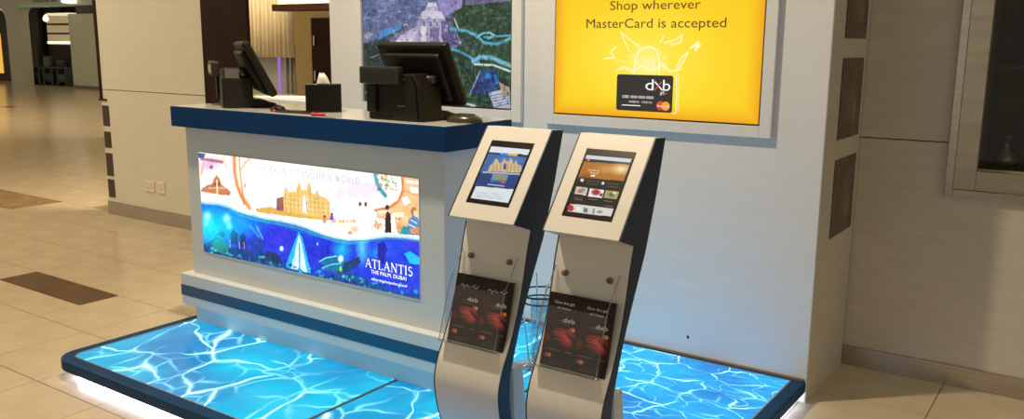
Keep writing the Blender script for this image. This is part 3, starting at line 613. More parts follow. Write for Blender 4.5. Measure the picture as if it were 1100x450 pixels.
# aerial resort picture
s1, pl = screen(un(391.4, 107, 'y', YS)[0], un(547.8, 117.5, 'y', YS)[0], un(470, 112.2, 'y', YS)[2], 1.757, 'wall screen showing an aerial view of a resort with water slides')
P = Paint(pl, 330, 186, (52, 78, 82))
P.poly([(380, -30), (560, -30), (560, 5), (470, 22), (440, 30), (380, 62)], (98, 112, 158)); P.grain(40, 1, 26)
for k in range(60):
    u = 388+rng.random()*80; v = -6+rng.random()*30; P.rect(u, v, u+2+rng.random()*4, v+1+rng.random()*1.6, (150, 160, 195) if k % 2 else (62, 76, 120), .6)
P.poly([(388, 52), (420, 30), (455, 24), (456, 27), (425, 37), (388, 60)], (62, 80, 84)); P.poly([(390, 38), (396, 34), (402, 37), (394, 42)], (165, 160, 175))
P.poly([(405, 41), (412, 32), (430, 28), (432, 31), (418, 37), (407, 43)], (70, 150, 215))
P.poly([(388, 47), (455, 38), (460, 60), (460, 120), (388, 112)], (38, 58, 60))
for k in range(220):
    u = 388+rng.random()*75; v = 42+rng.random()*70; P.ell(u, v, 2.2, 1.8, [(30, 52, 44), (58, 88, 72), (84, 100, 112), (22, 40, 40)][k % 4], .7, .8)
P.poly([(493, -30), (560, -30), (560, 130), (480, 130), (484, 40)], (42, 74, 54))
for k in range(520):
    u = 482+rng.random()*70; v = -8+rng.random()*128; P.ell(u, v, 1.6+rng.random()*2, 1.6+rng.random()*1.4, [(28, 56, 40), (70, 108, 66), (48, 82, 70), (96, 124, 110), (30, 48, 52)][k % 5], .75, .8)
P.poly([(470, -12), (497, -12), (496, 8), (478, 17), (471, 8)], (150, 140, 200)); P.poly([(500, -10), (548, -8), (548, 1), (500, 6)], (118, 112, 150))
# temple: stepped pale tiers
for pts, c in (([(414, 52), (420, 42), (440, 26), (450, 22), (486, 26), (496, 46), (484, 56), (440, 56)], (126, 120, 160)), ([(420, 50), (430, 38), (448, 28), (452, 52)], (196, 190, 212)), ([(447, 34), (449, 22), (456, 17), (477, 17), (482, 34), (480, 50), (447, 52)], (178, 170, 205)), ([(450, 20), (454, 12), (474, 12), (478, 20)], (214, 208, 224)), ([(456, 12), (458, 7), (470, 7), (472, 12)], (188, 180, 205)), ([(458, 7), (460, 3), (468, 3), (470, 7)], (222, 216, 228)), ([(474, 22), (486, 24), (492, 44), (480, 52), (474, 40)], (98, 92, 138)), ([(452, 28), (458, 28), (458, 44), (452, 44)], (232, 228, 236)), ([(462, 30), (472, 30), (472, 50), (462, 50)], (118, 110, 150))): P.poly(pts, c)
for u, v in ((455, 24), (462, 24), (469, 24), (450, 34), (466, 20)): P.rect(u, v, u+1.6, v+4, (80, 74, 112), .8)
P.line([(420, 47), (445, 41)], 2.2, (216, 206, 220)); P.line([(488, 20), (492, 30)], 2, (206, 200, 196))
SL = (86, 178, 210)
P.line([(484, 31), (500, 33), (512, 38), (520, 46), (534, 47), (549, 41)], 3.2, SL); P.line([(512, 40), (518, 36), (526, 35), (531, 38), (524, 42)], 2.2, (130, 205, 226)); P.line([(520, 40), (549, 38)], 2, (104, 190, 216))
P.line([(482, 52), (494, 55), (506, 62), (515, 68)], 2.6, SL); P.line([(508, 66), (516, 61), (528, 62), (549, 71)], 4.5, (120, 196, 220)); P.line([(510, 69), (530, 70), (549, 77)], 2.2, (226, 236, 240))
P.poly([(514, 76), (532, 73), (538, 90), (528, 102), (506, 100)], (34, 62, 120)); P.line([(516, 76), (505, 101)], 1.8, (150, 170, 190)); P.ell(525, 82, 3, 3, (20, 130, 220)); P.poly([(530, 80), (534, 80), (537, 90), (532, 91)], (52, 120, 190))
P.poly([(525, 100), (547, 94), (549, 118), (531, 117)], (196, 202, 220)); P.poly([(536, 88), (547, 94), (549, 104), (540, 104)], (188, 168, 140))
for k in range(5): P.line([(527+k, 103+k*3), (548, 99+k*3)], .9, (90, 104, 140), .8)
P.line([(497, 110), (510, 114)], 2.4, (200, 214, 226))
for k in range(70):
    u = 418+rng.random()*76; v = 16+rng.random()*42; g = rng.integers(90, 235); P.rect(u, v, u+1.2+rng.random()*2.5, v+1.5+rng.random()*4, (g, g-8, min(255, g+22)), .55)
for k in range(160):
    u = 484+rng.random()*64; v = 2+rng.random()*112; P.ell(u, v, .9, 1.2, (16, 30, 30), .7, .4)
for k in range(90):
    u = 486+rng.random()*62; v = 60+rng.random()*56; P.line([(u, v), (u+.3, v+4)], .6, (150, 168, 150), .5)
P.line([(398, 62), (420, 54), (440, 52)], 1.6, (150, 150, 170), .7); P.line([(392, 100), (402, 92), (404, 80)], 1.6, (120, 170, 190), .7); P.line([(482, 66), (498, 70), (506, 80)], 2.0, (30, 44, 60), .8); P.line([(486, 46), (500, 50), (512, 52)], 2.2, (70, 66, 100), .8)
P.grain(26, 8, 30); P.grain(90, 9, 30)
P.build('display_panel', print_mat('screen_aerial', .82, .25, .3), s1)

# ---- pictures on the end of the display wall
for k, (z0, z1, lab) in enumerate(((.69, 1.032, 'lowest of three brown pictures on the end of the booth wall'), (1.119, 1.463, 'middle one of three brown pictures on the end of the booth wall'), (1.545, 1.89, 'topmost of three brown pictures on the end of the booth wall'))):
    t = thing('wall_picture', (PXR, 3.978, z0), lab, 'picture', group='brown pictures on the booth wall end')
    b = MB(); b.box(PXR+.0016, PXR+.005, 3.80, 4.157, z0, z1); part('backing', b, mat('picture_backing', (.05, .03, .02), .5), t)
    pl = Plane((PXR+.0052, 3.80, z0), (0, 1, 0), (0, 0, 1), .357, z1-z0); P = Paint(pl, 44, 44, (86, 58, 44), px=False)
    P.grain(6, 20+k, 34); P.ell(.55, .55, .3, .4, (120, 92, 74), .7, .8); P.ell(.35, .25, .2, .2, (62, 36, 28), .7, .6); P.ell(.7, .7, .14, .25, (150, 126, 104), .6, .7); P.rect(.1, .8, .9, .9, (58, 34, 26), .5); P.grain(14, 30+k, 22)
    P.build('picture_print', print_mat('picture_print_%d' % k, 0, .3, .5), t)

# ---- reception desk
XL, XR, YD = -3.795, -2.066, 2.5535; IN = .046; YBK = 2.993
dk_ = thing('reception_desk', ((XL+XR)/2, (YD+YBK)/2, ZP), 'white reception desk with navy counter edge and lit advertising front', 'desk')
b = MB(); b.box(XL+IN, XR-IN, YD+IN, YBK-.04, .3575, 1.1005); part('body', b, desk_white, dk_, .003)
b = MB(); b.box(XL+IN, XR-IN, YD+IN, YBK-.04, ZP+.0004, .198); part('toe_kick', b, desk_white, dk_, .002)
b = MB(); b.box(XL, XR, YD, YBK-.02, .1975, .358); part('plinth', b, desk_white, dk_, .003)
b = MB(); b.box(XL-.0012, XR+.0012, YD-.0012, YBK-.019, .245, .300); part('plinth_stripe', b, mat('stripe_blue', (.006, .085, .20), .3), dk_)
b = MB(); b.box(XL, XR, YD, YBK, 1.1005, 1.1975); part('counter_edge', b, navy, dk_, .003)
b = MB(); b.box(XL+.004, XR-.004, YD+.004, YBK-.002, 1.1975, 1.2); part('counter_top', b, counter_white, dk_, .001)
# lit front panel
LY = YD+IN
lb = part('lightbox', MB().box(-3.655, -2.239, LY-.003, LY+.002, .477, .981), mat('lightbox_edge', (.7, .75, .78), .3), dk_)
pl = Plane((-3.652, LY-.0032, .4805), (1, 0, 0), (0, 0, 1), 1.4105, .4975)
P = Paint(pl, 460, 166, (253, 248, 252))
# sky tints
P.ell(372, 206, 42, 22, (222, 206, 246), .9, 1.0); P.ell(400, 200, 30, 26, (226, 202, 240), .8, 1.0); P.ell(226, 176, 20, 14, (206, 172, 226), .95, .9); P.ell(300, 190, 40, 22, (255, 255, 255), .9, .8); P.ell(246, 200, 16, 20, (255, 246, 240), .8, .8)
P.line([(216, 170.5), (239, 174)], 3, (168, 104, 110)); P.line([(219, 175), (216, 187)], 3.2, (238, 170, 120), .9); P.ell(227, 179.5, 2, 2, (176, 84, 90)); P.poly([(213, 164), (221, 165), (219, 170), (213, 169)], (52, 92, 130)); P.line([(240, 170), (243, 178)], 4, (246, 196, 150), .8)
AR = [(251.5, 168), (252, 185), (255, 200), (260, 212), (268, 223)]
P.line(AR, 5.5, (226, 140, 86)); P.line([(255, 168), (255.5, 186), (258.5, 201), (263, 212), (270, 222)], 2.2, (250, 214, 170)); P.line([(257, 169), (258, 186), (260, 200), (262, 220)], 1.8, (206, 120, 70)); P.line([(269, 170), (263, 175), (258, 183)], 2.4, (240, 176, 120), .9); P.ell(263, 199, 2, 4, (240, 150, 110), .8, .6)
# small stepped temple
P.poly([(216, 203), (222, 199), (228, 197), (229.5, 192), (232.5, 188), (236, 192), (238, 198), (243, 202), (248, 206), (247, 210), (234, 209), (216, 206)], (186, 120, 84)); P.rect(230, 196, 236, 200, (120, 70, 62), .8); P.rect(224, 201, 242, 203, (226, 172, 120), .8); P.line([(233, 194), (233.5, 210)], 2, (250, 234, 214))
# hotel
HB = (222, 184, 108)
P.poly([(274, 224), (290, 222), (298, 224), (330, 228), (356, 233), (356, 237), (330, 235), (300, 231), (276, 228)], (206, 164, 78))
P.poly([(297, 213), (304.5, 211), (304.5, 227), (297, 226)], (142, 92, 92))
P.poly([(304.5, 227), (304.5, 205), (307, 201), (309, 203), (310, 206), (318, 206), (319.5, 199), (321.3, 195), (323, 199), (324, 204), (329.5, 204), (330.5, 198), (332, 195.5), (334, 200), (334.5, 207), (338, 208.5), (339.5, 204.5), (341.5, 205), (343, 210), (350, 212.5), (354.5, 217), (355, 235)], HB)
for u, h in ((306.5, 208), (312, 209), (316, 210), (320, 203), (333, 204), (338, 212), (342, 211), (347, 215), (352, 219)): P.line([(u, h), (u+.6, 229)], 1.0, (176, 128, 62), .75)
for v in (211, 216, 221): P.line([(305, v), (354, v+6)], .7, (244, 214, 150), .8)
P.poly([(325, 228), (325.2, 213), (327.5, 208.5), (330.5, 213), (330.8, 229)], (252, 226, 224)); P.line([(328.8, 211), (330.2, 228)], 1, (150, 84, 60))
# figures on the surf and right-hand ornament
P.ell(348.5, 233, 1.4, 2.2, (150, 60, 60)); P.ell(348.5, 237, 2, 3, (206, 130, 120), .9); P.ell(356.5, 236, 2, 5.5, (92, 76, 210)); P.ell(356.5, 230, 1.2, 1.6, (60, 50, 100))
P.poly([(350, 236), (385, 238), (430, 236), (452, 236), (452, 254), (380, 256), (350, 250)], (252, 236, 214), .75)
for k in range(26): u = 357+rng.random()*24; P.rect(u, 235+rng.random()*2, u+1.2, 239, (196, 140, 90), .6)
P.line([(403, 188), (405, 197), (409, 204), (414, 210)], 5, (66, 150, 160)); P.line([(409, 189), (414, 196), (420, 202)], 5, (232, 210, 160))
for k in range(46): P.ell(404+rng.random()*24, 187+rng.random()*18, 1.5, 1.6, [(52, 128, 178), (90, 170, 120), (236, 150, 110), (240, 220, 120), (216, 120, 160)][k % 5], .85, .5)
P.poly([(431, 190), (451, 192), (452, 252), (428, 252), (424, 238), (404, 234), (405, 224), (420, 222), (428, 214), (432, 204)], (240, 180, 128)); P.line([(432, 190), (433, 204), (428, 216), (418, 223), (403, 226)], 3.2, (206, 122, 74)); P.line([(432, 204), (451, 210)], 2.2, (214, 132, 84), .8)
P.poly([(431, 213), (437, 211), (441, 217), (435, 221)], (255, 250, 252)); P.poly([(440, 200), (449, 202), (449, 208), (441, 207)], (255, 240, 226)); P.poly([(436, 193), (450, 195), (450, 199), (436, 197)], (250, 232, 236), .8); P.rect(406, 226, 418, 229, (255, 244, 220), .9); P.rect(424, 228, 434, 234, (255, 236, 200), .9)
for k in range(40): P.ell(402+rng.random()*48, 226+rng.random()*24, 1.1, 1.5, [(200, 120, 80), (255, 236, 210), (170, 90, 70), (250, 200, 140)][k % 4], .75, .5)
P.poly([(384, 247), (385, 224), (388, 221), (391, 224), (395, 221), (397, 226), (399, 248)], (255, 252, 250)); P.ell(386.8, 219, 1.6, 2.4, (120, 78, 66)); P.ell(392.8, 219.4, 1.6, 2.6, (110, 70, 60)); P.line([(389, 226), (388.5, 244)], .8, (226, 200, 190)); P.ell(381, 246, 6, 5, (224, 160, 120), .7, .7); P.ell(376, 250, 3, 2.5, (190, 100, 80), .8, .6)
P.poly([(413.5, 250), (414, 232), (416, 226), (419.5, 230), (420.5, 250)], (52, 40, 44)); P.ell(416, 222.5, 2, 2.6, (70, 46, 44)); P.poly([(420.5, 250), (421, 230), (424, 228), (425, 251)], (255, 240, 236))
P.poly([(436, 252), (439, 236), (443, 231), (449, 234), (452, 244), (452, 253)], (76, 124, 172)); P.ell(444.5, 227, 3.4, 4.6, (170, 112, 60)); P.ell(446.5, 229, 2.2, 3, (240, 196, 160)); P.line([(441, 236), (448, 240)], 1, (230, 236, 244)); P.line([(439, 241), (447, 245)], 1, (230, 236, 244)); P.poly([(429, 251), (433, 242), (437, 243), (437, 252)], (44, 150, 150)); P.poly([(440, 246), (452, 243), (452, 251), (442, 251)], (200, 130, 90))
# sea
WL = [(212, 215), (222, 217), (234, 217.5), (246, 221), (256, 226), (268, 230), (285, 234), (302, 236.5), (318, 240), (330, 244), (345, 250), (360, 254.5), (375, 257), (395, 256), (415, 253), (435, 254), (455, 257)]
SEA = WL+[(455, 330), (210, 275)]
P.poly(SEA, (28, 56, 206)); sea = P.inside(SEA)
def sblob(u, v, ru, rv, c, a=1., soft=1.): k = P.c.copy(); P.ell(u, v, ru, rv, c, a, soft); P.c = k*(1-sea[..., None])+P.c*sea[..., None]
sblob(228, 240, 40, 36, (0, 190, 240)); sblob(262, 240, 34, 20, (10, 160, 240), .8); sblob(222, 238, 10, 16, (60, 236, 255)); sblob(300, 256, 26, 20, (58, 44, 208), .8); sblob(350, 270, 30, 22, (30, 40, 190), .9); sblob(367, 268, 14, 16, (20, 200, 240), .95); sblob(389, 266, 9, 24, (90, 226, 250), .95); sblob(410, 264, 26, 14, (40, 90, 226), .9); sblob(443, 262, 14, 14, (60, 60, 220), .9); sblob(405, 272, 12, 8, (30, 170, 230), .7)
for u, v, r in ((223, 233, 5.5), (243.5, 235, 6.5), (246, 243, 4.5), (222, 240, 3.5)): sblob(u, v, r, r*1.25, (240, 255, 255), 1., .8)
P.line([(276, 244), (282, 256)], 3, (120, 200, 250), .7, True); P.line([(268, 242), (278, 254)], 3, (60, 180, 250), .7, True)
P.poly([(321, 248), (306, 287), (311, 289), (334.5, 295.5), (325, 256)], (36, 170, 244)); P.poly([(321, 252), (313, 288), (330, 293), (324, 262)], (214, 248, 255), .95); P.line([(321.5, 262), (322, 290)], 2.2, (60, 120, 210), .8); P.line([(317, 268), (315.5, 288)], 1.2, (90, 160, 230), .8)
DKS = (18, 40, 96)
for pts, c in (([(214, 266), (226, 258), (232, 254), (240, 258), (246, 266), (262, 266), (280, 272), (300, 280), (300, 292), (215, 276)], (14, 62, 120)), ([(228, 262), (236, 253), (245, 264), (246, 273), (229, 270)], (30, 128, 116)), ([(231, 252), (238, 247.5), (243, 252), (240, 255)], (16, 40, 90)), ([(247, 252), (251, 247), (256, 252), (255, 264), (248, 262)], DKS), ([(257, 254), (261, 250), (264, 255), (263, 266), (258, 264)], DKS), ([(265, 262), (275, 256), (285, 259), (283, 270), (274, 276)], (22, 60, 150)), ([(279, 276), (288, 269), (300, 273), (304, 284), (290, 287)], (24, 50, 84)), ([(284, 278), (300, 284), (312, 288), (345, 296), (345, 303), (285, 291)], (10, 70, 130)), ([(343, 281), (352, 275), (362, 274), (372, 280), (366, 292), (352, 292)], (16, 108, 150)), ([(360, 292), (372, 284), (384, 277), (388, 281), (378, 290), (366, 297)], (14, 60, 100)), ([(345, 296), (380, 293), (400, 304), (430, 314), (455, 316), (455, 325), (345, 303)], (12, 70, 130)), ([(434, 272), (440, 270), (453, 278), (453, 284), (440, 283)], (30, 190, 226)), ([(405, 262), (412, 259), (416, 268), (412, 284), (406, 280)], (24, 30, 150))): P.poly(pts, c, .92, .004)
sblob(236, 246, 34, 26, (0, 205, 245), .75, 1.); sblob(226, 250, 16, 14, (40, 226, 250), .6, 1.)
for k in range(60):
    u = 217+rng.random()*232; v = 264+(u-217)*.2+rng.random()*12; w_ = 2+rng.random()*5; P.poly([(u, v), (u+w_*.5, v-rng.random()*4), (u+w_, v+1.5), (u+w_*.6, v+3)], [(12, 46, 110), (20, 120, 170), (10, 30, 84), (40, 170, 190)][k % 4], .7, .003)
for k in range(70):
    u = 217+rng.random()*232; v = 262+(u-217)*.2+rng.random()*14; sblob(u, v, 1+rng.random()*2.4, 1+rng.random()*1.8, [(30, 190, 226), (20, 60, 120), (60, 216, 190), (16, 36, 90), (110, 226, 246)][k % 5], .75, .7)
P.line([(343, 281), (350, 277), (362, 275)], 1.2, (120, 220, 230)); P.line([(346, 288), (356, 284), (366, 283)], 1.2, (110, 210, 220)); P.ell(366, 278, 4, 5, (220, 246, 236), .95, .5); P.ell(366, 289, 2, 4, (130, 226, 90), .95, .5); P.line([(370, 284), (386, 277)], 2.2, (20, 50, 80)); P.ell(302.5, 267, 2.6, 3.4, (206, 244, 255), .95, .4); P.ell(341, 262, 1.2, 2.2, (150, 210, 255), .9, .5)
P.line([(247, 258), (247, 266)], .9, (226, 170, 80)); P.line([(257, 260), (257.5, 267)], .9, (226, 170, 80)); P.line([(262, 260), (262.5, 267)], .9, (226, 170, 80))
P.line([(p[0], p[1]+1) for p in WL], 3.4, (196, 246, 250), .9, True); P.line([(p[0], p[1]+4.5) for p in WL[3:14]], 1.6, (60, 190, 214), .8, True); P.line([(p[0], p[1]+2.4) for p in WL[4:]], 1.0, (20, 120, 150), .8); P.line([(268, 232), (300, 241), (330, 251), (345, 254)], 2.4, (30, 140, 170), .7, True)
P.line([(385, 222), (384, 247)], .9, (206, 160, 140), .8); P.line([(398, 224), (399.5, 247)], .9, (206, 160, 140), .8); P.line([(391, 226), (392, 247)], .9, (226, 190, 176), .8); P.ell(366, 240, 10, 6, (246, 206, 170), .5, 1.); P.ell(406, 243, 6, 5, (196, 110, 80), .6, .8); P.ell(428, 244, 4, 5, (210, 130, 90), .6, .8)
P.grain(120, 5, 14); P.grain(40, 6, 12)
P.build('lightbox_print', print_mat('lightbox_print', 1.35, .25, .3), lb)
lit_white = emit_mat('lit_white', (255, 255, 255), 1.5); lit_grey = emit_mat('lit_grey', (168, 160, 176), 1.15)
def px_roman(body, p0, p1, cap, m): a, c, d = pl.st(*p0), pl.st(*p1), pl.st(p0[0], p0[1]-cap); return roman_text('lettering', body, pl, a[0], c[0], (a[1]+c[1])/2, d[1]-a[1], m, lb)
px_roman('ATLANTIS', (392.5, 286.6), (443.5, 296.6), 9.4, lit_white); px_roman('CHECK IN TO ANOTHER WORLD', (277.5, 183.6), (386.5, 198.8), 6.6, lit_grey)
px_text('lettering', 'THE PALM, DUBAI', pl, (398.5, 293.6), (436.5, 301.4), 4.3, lit_white, lb); px_text('lettering', 'atlantisthepalm.com', pl, (399, 300.6), (437, 308.8), 3.0, lit_white, lb)

# ---- things on the counter
ZC = 1.2002
def pos_terminal(loc, rz, label, mx=.085, dx=0.):
    t = thing('sales_terminal', loc, label, 'sales terminal', rz, 'point of sale terminals on the counter')
    b = MB(); b.prism([(-.145, 0), (.15, 0), (.135, .14), (.10, .19), (-.13, .175), (-.14, .06)], 'y', -.075, .055); lpart('pedestal', b, black_plastic, t, .008)
    b = MB(); b.prism([(.0, .002), (.128, .002), (.116, .135), (.088, .183), (.0, .183)], 'y', -.083, -.074); p = lpart('front_plate', b, black_plastic, t, .003)
    for z in (.06, .165): c = MB(); c.box(.025, .065, -.0855, -.0825, z-.003, z+.003); lpart('vent_slot', c, mat('slot_grey', (.10, .095, .085), .4), p)
    b = MB(); b.prism([(-.08+.0, 0), (.17, 0), (.165, .018), (.1, .036), (.02, .045), (-.07, .04)], 'x', -.14, .14); lpart('foot', b, black_plastic, t, .008)
    # monitor: tilted slab, top leaning to the customer's side
    a = math.radians(27); ez = np.array([0, -math.sin(a), math.cos(a)]); ey = np.array([0, math.cos(a), math.sin(a)]); c = np.array([mx, .075, .185])
    mo = lpart('monitor', MB().obox(c, (1, 0, 0), ey, ez, .185, .018, .140), black_plastic, t, .012)
    lpart('monitor_back', MB().obox(c-ey*.028, (1, 0, 0), ey, ez, .15, .014, .105), black_plastic, mo, .01)
    lpart('monitor_face', MB().obox(c+ey*.0185, (1, 0, 0), ey, ez, .165, .001, .12), black_gloss, mo)
    lpart('hinge', MB().tube([(.03, .01, .165), (.14, .01, .165)], .016, 12), grey_plastic, t)
    # customer display on a short post
    cd_ = lpart('customer_display', MB().box(-.225+dx, -.015+dx, -.115, -.078, .145, .215), mat('display_housing', (.022, .019, .015), .4), t, .007)
    lpart('display_window', MB().box(-.205+dx, -.035+dx, -.1165, -.1148, .160, .198), black_gloss, cd_)
    lpart('display_post', MB().box(-.14, -.09, -.09, -.07, .03, .15), black_plastic, cd_, .004)
    return t
pos_terminal((-2.39, 2.70, ZC), 0, 'black sales terminal seen from behind in front of the aerial screen', .02, .07)
pos_terminal((-3.52, 2.745, ZC), math.radians(-32), 'black sales terminal seen edge-on near the left end of the counter')
tb = thing('tissue_box', (-2.955, 2.775, ZC), 'black cube tissue box with white tissue on the counter', 'tissue box', math.radians(45))
lpart('box', MB().box(-.078, .078, -.06, .06, 0, .124), mat('black_leatherette', (.008, .007, .007), .6, spec=.15, bump=.3), tb, .004)
b = MB(); n = 14; vs = []
for k in range(n):
    a = 2*PI*k/n; vs.append((.03*math.cos(a), .012*math.sin(a), .127))
for k in range(n):
    a = 2*PI*k/n; vs.append((.022*math.cos(a)-.002, .013*math.sin(a)*(1+.4*math.sin(3*a)), .15+.004*math.sin(4*a)))
for k in range(n):
    a = 2*PI*k/n; vs.append((.011*math.cos(a)-.006, .007*math.sin(a), .17+.005*math.sin(2*a)))
b.add(vs, [(r*n+k, r*n+(k+1) % n, (r+1)*n+(k+1) % n, (r+1)*n+k) for r in range(2) for k in range(n)]+[tuple(2*n+k for k in range(n))], True); lpart('tissue', b, tissue_m, tb)
def dome(name, u, v, label, cat, rx, ry, h, m, rz=0.):
    q = un(u, v, 'z', ZC); b = MB(); pr = [(math.cos(t), math.sin(t)) for t in np.linspace(0, PI/2*.97, 8)]; b.lathe([(1, 0)]+[(r, .12+.88*z) for r, z in pr], (0, 0, 0), 24)
    b.v = [(x*rx, y*ry, z*h) for x, y, z in b.v]; o = link(name, b.mesh(name), m); o.location = (q[0], q[1], ZC); o.rotation_euler = (0, 0, rz); return tag(o, label, cat)
o = dome('computer_mouse', 299, 119.6, 'small dark mouse with red light beside the left sales terminal', 'mouse', .038, .028, .03, black_plastic, .3)
lpart('red_light', MB().box(-.012, .002, -.0295, -.0275, .004, .009), emit_mat('red_led', (255, 70, 60), 1.5), o)
o = dome('card_reader', 499, 131.2, 'rounded dark brown gadget on the counter beside the right sales terminal', 'gadget', .078, .05, .036, mat('brown_gadget', (.05, .042, .025), .25), .2)
lpart('highlight_ring', MB().tube([(.045*math.cos(t), .028*math.sin(t), .031) for t in np.linspace(0, 2*PI, 20)[:-1]], .002, 6, True), grey_plastic, o)
q = un(322, 121.4, 'z', ZC); kb = thing('key_pad', (q[0], q[1], ZC), 'flat dark keyboard lying in front of the tissue box', 'keyboard', math.radians(6))
lpart('base', MB().box(-.11, .11, -.035, .035, 0, .008), grey_plastic, kb, .003)
km = MB().box(-.0065, .0065, -.0055, .0055, .008, .0105).mesh('key')
for i in range(12):
    for j in range(4): o = link('key', km, black_plastic, kb); o.location = (-.094+i*.0171, -.023+j*.0153, 0)
q = un(340, 125, 'z', ZC); top('red_pen_case', MB().tube([(q[0]-.035, q[1]+.004, ZC+.008), (q[0]+.035, q[1]+.012, ZC+.008)], .0075, 10), mat('red_plastic', (.65, .05, .04), .35), 'small bright red pen lying on the counter front edge', 'pen', (q[0], q[1], ZC))
for k in range(3):
    q = un(351+k*3.4, 126.0+k*.25, 'z', ZC); top('silver_clip', MB().tube([(q[0]+.006*math.cos(t), q[1]+.003+.004*math.sin(t), ZC+.0025) for t in np.linspace(0, 2*PI, 12)[:-1]], .0018, 6, True), chrome, ('tiny silver clip nearest the red pen on the counter edge', 'tiny silver clip in the middle of three right of the red pen', 'tiny silver clip farthest from the red pen on the counter edge')[k], 'clip', (q[0], q[1], ZC), group='silver clips on the counter')

# ---- tablet kiosks
KW = .27
FRONT = [(.2185, 1.1293), (.0, .845), (.098, .812), (.078, .745), (.043, .60), (.006, .50), (-.028, .428), (-.058, .375), (-.075, .325), (-.079, .285), (-.073, .235), (-.06, .18), (-.038, .125), (-.012, .075), (.02, .03), (.04, 0)]
BACK = [(.285, 1.124), (.238, .96), (.173, .779), (.064, .564), (.004, .41), (-.015, .34), (-.018, .275), (-.008, .20), (.02, .13), (.065, .06), (.11, 0)]
def smooth_curve(pts, sub=4):
    out = []; p = [np.array(q) for q in pts]
    for i in range(len(p)-1):
        a = p[max(i-1, 0)]; b_, c = p[i], p[i+1]; d = p[min(i+2, len(p)-1)]
        for k in range(sub):
            t = k/sub; out.append(tuple(.5*((2*b_)+(-a+c)*t+(2*a-5*b_+4*c-d)*t*t+(-a+3*b_-3*c+d)*t**3)))
    out.append(tuple(p[-1])); return out
PROF = FRONT[:3]+smooth_curve(FRONT[3:])+list(reversed(BACK[:2]+smooth_curve(BACK[2:])))
NEY = np.array([0, .2565, .9665]); NN = np.array([0, -.9665, .2565]); N0 = np.array([0, .043, .60])     # neck plane
def npt(s, t, off): return np.array([s, 0, 0])+N0+NEY*t+NN*off
def kiosk(loc, label):
    t = thing('tablet_kiosk', loc, label, 'kiosk')
    b = MB(); b.prism(PROF, 'x', .004, KW-.004); lpart('body', b, kiosk_white, t, .0015, 1)
    for x0, x1 in ((0, .004), (KW-.004, KW)):
        lpart('side_panel', MB().prism(PROF, 'x', x0, x1), navy_dark, t)
    lpart('foot_plate', MB().box(-.02, KW+.02, -.04, .36, 0, .012), kiosk_white, t, .003)
    lpart('rear_support', MB().prism([(.03, .012), (.12, .012), (.075, .36), (.02, .36)], 'x', .02, KW-.012), desk_white, t, .003)
    # tablet let into the sloping head
    ey = np.array([0, .2185, .2843]); ey /= np.linalg.norm(ey); n = np.cross((1, 0, 0), ey)
    c = ey*.18+n*.0008+np.array([.1355, 0, .845]); tbm = MB().obox(c, (1, 0, 0), ey, n, .085, .1205, .0012)
    tab = lpart('tablet', tbm, bezel, t, .0006, 1)
    lpart('tablet_gap', MB().obox(c-n*.0006, (1, 0, 0), ey, n, .0865, .122, .0008), black_plastic, tab)
    # clear leaflet holder on two stand-offs
    hd = lpart('leaflet_holder', MB().obox(npt(.125, -.033, .008), (1, 0, 0), NEY, NN, .113, .158, .0012), clear, t)
    for s in (.012, .238):
        pr = [(.125, .007), (.01, .052), (-.19, .062), (-.19, .007)]
        lpart('holder_side', MB().add([npt(s+d, a, o_) for d in (-.0014, .0014) for a, o_ in pr], [(0, 1, 2, 3), (7, 6, 5, 4), (0, 4, 5, 1), (1, 5, 6, 2), (2, 6, 7, 3), (3, 7, 4, 0)]), clear, hd)
        lpart('holder_edge', MB().tube([npt(s, a, o_) for a, o_ in pr[:3]], .0018, 6), clear_edge, hd)
    lpart('holder_front', MB().add([npt(s, a, o_) for s in (.012, .238) for a, o_ in ((-.19, .0605), (-.19, .063), (.0, .054), (.0, .0515))], [(0, 1, 2, 3), (7, 6, 5, 4), (0, 4, 5, 1), (1, 5, 6, 2), (2, 6, 7, 3), (3, 7, 4, 0)]), clear, hd)
    lpart('holder_bottom', MB().obox(npt(.125, -.1905, .035), (1, 0, 0), NEY, NN, .113, .0014, .028), clear_edge, hd)
    for s in (.05, .208): 
        a = npt(s, .105, .0); lpart('standoff', MB().tube([a, a+NN*.013], .0095, 14), mat('standoff_steel', (.20, .165, .12), .45, metal=.5), hd)
    return t, tab, hd
def screen_print(tab, loc, draw, nm):
    ey = np.array([0, .2185, .2843]); ey /= np.linalg.norm(ey); n = np.cross((1, 0, 0), ey)
    pl = Plane(np.array(loc)+np.array([.0575, 0, .845])+ey*.0735+n*.0023, (1, 0, 0), ey, .1575, .203)
    P = Paint(pl, 96, 124, (20, 24, 34)); draw(P); tabp = tab.parent
    o = P.build('display', print_mat(nm, .95, .2, .4), tab); return o, pl
